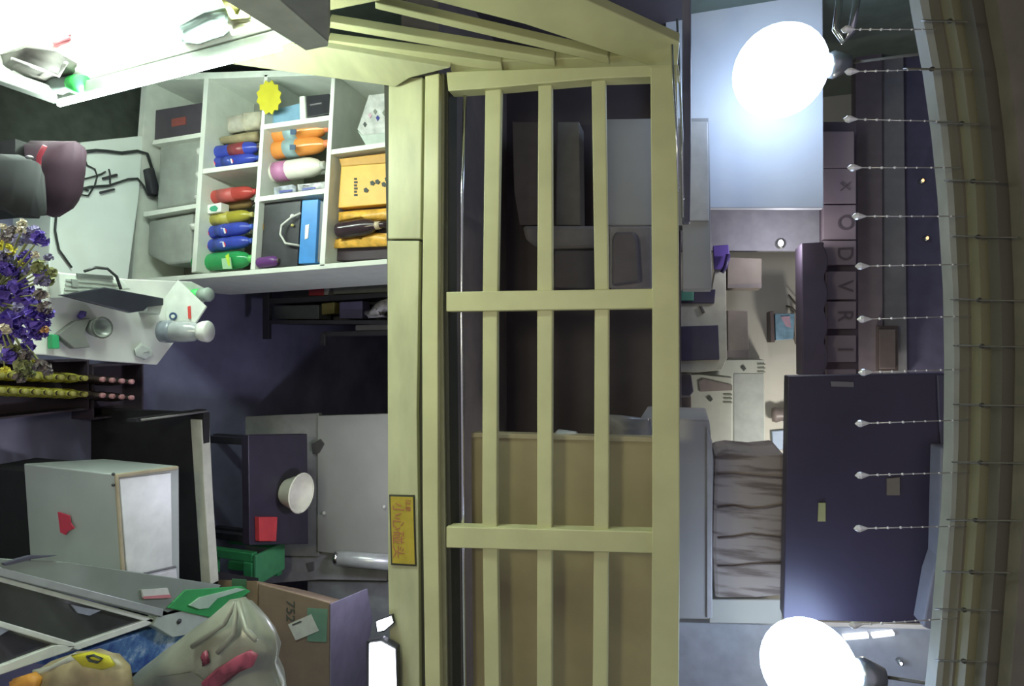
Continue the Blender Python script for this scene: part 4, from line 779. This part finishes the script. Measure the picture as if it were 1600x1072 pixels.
slab('green_patch', [(480, 950), (512, 952), (510, 1004), (480, 1002)], YC - .002, .003, mat('carton_green', (.13, .25, .17), .7), o, 0)
text('carton_text', '752', oY((453, 955), YC - .003), .075, MATS['print_ink'], o, rx=90)
o = thing('lower_carton', 'brown carton with a green band below the shipping carton', 'carton', base([oY((355, 960), YC)]))
MB().prism([oY(p, YC + .01) for p in [(340, 906), (402, 908), (402, 1150), (340, 1150)]], (.19, .36, 0)).build('body', mat('card_orange', (.24, .17, .10), .8), o, bevel=.004); slab('green_band', [(362, 905), (384, 906), (384, 1150), (362, 1150)], YC + .004, .006, mat('band_green', (.07, .18, .09), .6), o, 0)
o = thing('carton_stand', 'plain dark stand under the brown cartons', 'stand', (1.75, 2.63, 0)); zb = oY((340, 960), YC).z
MB().prism([(1.24, YC + .02, 0), (2.2, YC + .02, 0), (2.2, YC + .02, zb - .01), (1.24, YC + .02, zb - .01)], (.15, .30, 0)).build('stand_body', dk, o)
# stool
sx0, sx1, sy0, sy1 = oZ((395, 872), .45).x, oZ((395, 912), .45).x + .02, oZ((398, 890), .45).y, oZ((444, 890), .45).y
gs = mat('stool_green', (.07, .42, .15), .35)
o = thing('plastic_stool', 'green plastic stool with an open square front', 'stool', ((sx0 + sx1) / 2, (sy0 + sy1) / 2, 0))
MB().prism([Vector((sx0 - .01, sy0, .43)), Vector((sx1 + .01, sy0, .43)), Vector((sx1, sy1, .43)), Vector((sx0, sy1, .43))], (0, 0, .03)).build('seat', mat('stool_seat', (.12, .50, .22), .35), o, bevel=.01)
for (x, y) in [(sx0 - .02, sy0), (sx1 - .02, sy0), (sx0 - .02, sy1 - .04), (sx1 - .02, sy1 - .04)]:
    MB().prism([(x, y, .0), (x + .06, y, 0), (x + .06, y + .05, 0), (x, y + .05, 0)], (0, 0, .43)).build('leg', gs, o, bevel=.008)
MB().box((sx0 + .04, sy0 - .005, .05), (sx1 - .02, sy0 + .035, .14)).build('crossbar', gs, o, bevel=.008)
MB().box((sx0 + .04, sy0 - .005, .36), (sx1 - .02, sy0 + .035, .43)).build('apron', gs, o, bevel=.008)
# black table with bowl, packet
o = thing('black_table', 'black table holding a white bowl against the grey panel', 'table', (.9, 3.0, 0))
slabz('tabletop', [(388, 680), (480, 678), (482, 850), (390, 852)], .7, .05, mat('table_black', (.035, .028, .05), .45), o)
for x, y in [(395, 690), (395, 842), (470, 690), (470, 842)]:
    c = oZ((x, y), .7); MB().box((c.x - .02, c.y - .02, 0), (c.x + .02, c.y + .02, .65)).build('leg', black, o)
o = thing('white_bowl', 'white paper bowl on the black table', 'bowl', oZ((440, 772), .7)); c = oZ((437, 772), .7)
MB().lathe([(.075, 0), (.08, .05), (.118, .95), (.125, 1), (.112, .97), (.07, .1)], c + Vector((0, .06, 0)), c + Vector((0, .06, .115)), 28).build('bowl_body', mat('bowl_white', (.74, .74, .60), .5), o)
MB().tube([c + Vector((.121 * math.cos(k * math.pi / 14), .06 + .121 * math.sin(k * math.pi / 14), .115)) for k in range(29)], .006, 6).build('rim', MATS['bowl_white'], o)
o = slabz('red_packet', [(405, 808), (434, 808), (432, 846), (406, 846)], .735, .034, mat('packet_red', (.55, .05, .06), .5)); tag(o, 'red packet on the black table beside the bowl', 'packet')
# grey back panel
gp = mat('grey_panel', (.33, .33, .305), .6, noise=.06, scale=3)
o = thing('grey_partition', 'grey partition panel standing behind the black table', 'partition', (1.0, 3.6, 0))
zt_ = 1.85
a = oY((482, 645), 3.5); b = oY((482, 862), 3.5)
slab('panel', [(496, 650), (620, 646), (620, 878), (496, 862)], 3.5, .04, gp, o)
slab('lower_panel', [(370, 652), (498, 646), (498, 870), (300, 866), (300, 660)], 3.52, .04, mat('grey_panel_low', (.30, .295, .28), .6), o)
slab('knob_plate', [(486, 694), (500, 686), (506, 694), (498, 708), (488, 710)], 3.49, .02, mat('plate_dark', (.08, .075, .07), .5), o)
for (x, y) in [(506, 802), (600, 792)]: MB().ball(oY((x, y), 3.485), .014, 0, 10).build('button', MATS['cap_grey'], o)
o = thing('grey_low_cabinet', 'pale grey low cabinet between stool and silver pipe', 'cabinet', base([oY((420, 880), 3.55)]))
slab('body', [(330, 858), (500, 862), (606, 872), (604, 908), (500, 906), (420, 912), (330, 910)], 3.56, .3, mat('low_grey', (.40, .40, .42), .6), o)
slab('dark_handle', [(478, 880), (490, 878), (490, 892), (482, 894)], 3.55, .02, greyd, o)
o = thing('silver_pipe', 'silver pipe standing upright at the edge of the grey panel', 'pipe', oY((528, 878), 3.44))
MB().lathe([(.045, 0), (.05, .05), (.05, 1)], oY((528, 872), 3.44), oY((622, 880), 3.44), 18).build('tube', mat('satin_pipe', (.55, .57, .57), .3, .35), o); MB().lathe([(.05, 0), (.056, .5), (.05, 1)], oY((526, 872), 3.44), oY((532, 872), 3.44), 18).build('collar', chrome, o)
put('dim_side_panel', 'plain grey panel below the pipe behind the cartons', 'panel', [(480, 908), (625, 910), (630, 1180), (480, 1180)], 3.6, .05, mat('side_grey', (.30, .31, .33), .7))
# lit panels
o = thing('lit_screen', 'blown-out white lit screen at the right edge under the beam', 'screen', base([oY((575, 1040), 2.24)]))
slab('screen_face', [(577, 1006), (594, 1004), (616, 1016), (618, 1072), (618, 1130), (576, 1130)], 2.215, .008, scrglow, o, 0); slab('screen_frame', [(572, 1002), (596, 998), (620, 1012), (622, 1132), (572, 1132)], 2.223, .03, black, o)
o = thing('small_lit_sign', 'small tilted white lamp plate next to the lit screen', 'lamp', base([oY((590, 975), 2.24)]))
slab('plate', [(588, 972), (610, 964), (613, 974), (600, 985), (590, 987)], 2.235, .008, scrglow, o, 0); slab('plate_back', [(586, 970), (612, 961), (615, 976), (600, 988), (588, 989)], 2.243, .02, black, o)
# sticker on beam
o = thing('warning_sticker', 'yellow warning sticker with red characters and a black border on the fascia', 'sticker', base([oY((610, 830), 2.27)]))
slab('border', [(608, 773), (647, 774), (650, 885), (611, 883)], 2.268, .006, groove, o, 0)
slab('face', [(610, 776), (645, 777), (648, 882), (613, 880)], 2.265, .004, mat('sticker_yellow', (.47, .36, .04), .5, noise=.15, scale=10), o, 0)
rc = mat('sticker_ink', (.42, .17, .08), .6)
text('red_characters', '小心碰头', oY((621, 829), 2.264), .062, rc, o); text('small_characters', '注意', oY((637, 790), 2.264), .028, rc, o)
# low rack left of aisle
o = thing('black_rack', 'black low rack of goods in the aisle behind the shelf end', 'rack', base([oY((420, 480), 3.3)]))
rk = mat('rack_black', (.03, .03, .035), .5)
for px, Y in [([(498, 462), (612, 456), (612, 464), (420, 474), (420, 466)], 3.4), ([(415, 500), (612, 500), (612, 507), (415, 506)], 3.4), ([(505, 518), (612, 516), (612, 524), (505, 526)], 3.42)]: slab('rack_bar', px, Y, .3, rk, o)
slab('rack_back', [(420, 446), (612, 443), (612, 500), (420, 502)], 3.72, .03, mat('rack_back', (.10, .10, .12), .6), o)
slab('rack_post', [(410, 452), (420, 452), (420, 530), (410, 530)], 3.4, .03, rk, o); slab('rack_shade', [(500, 520), (508, 520), (508, 540), (500, 540)], 3.41, .03, rk, o)
o = thing('red_white_carton', 'red and white carton on the black rack', 'carton', base([oY((485, 452), 3.45)]))
slab('red_half', [(482, 446), (506, 444), (506, 462), (482, 462)], 3.45, .12, mat('carton_red', (.42, .05, .07), .5), o); slab('white_half', [(506, 444), (518, 443), (512, 461), (506, 461)], 3.45, .12, mat('carton_white', (.5, .48, .5), .5), o)
put('grey_box', 'long dim grey box on top of the black rack', 'box', [(520, 446), (612, 438), (612, 456), (520, 460)], 3.45, .2, mat('rack_grey', (.24, .25, .23), .6))
put('olive_box', 'small olive box on the middle of the black rack', 'box', [(502, 474), (522, 472), (522, 490), (502, 492)], 3.45, .1, mat('olive_box', (.16, .14, .04), .6))
put('violet_box', 'dim violet carton on the rack beside the crumpled bag', 'carton', [(530, 472), (566, 470), (566, 498), (530, 498)], 3.45, .1, mat('violet_box', (.10, .09, .17), .6))
put('green_grey_box', 'dim green-grey carton on the rack left of the olive box', 'carton', [(422, 478), (498, 476), (498, 499), (422, 499)], 3.5, .15, mat('green_grey', (.10, .115, .12), .6))
o = MB().pillow([oY(p, 3.42) for p in [(570, 490), (582, 484), (592, 470), (606, 468), (610, 484), (596, 490), (606, 496), (576, 496)]], .05, .012).build('crumpled_bag', mat('crumple_white', (.42, .41, .42), .3, noise=.4, scale=25)); tag(o, 'crumpled whitish bag on the black rack by the beam', 'bag')
put('pale_shelf_strip', 'pale grey strip box between the two lowest rack bars', 'box', [(555, 508), (612, 506), (612, 516), (555, 517)], 3.45, .1, mat('strip_grey', (.19, .19, .21), .6))
for ob in bpy.data.objects:
    if '_org' in ob: del ob['_org']
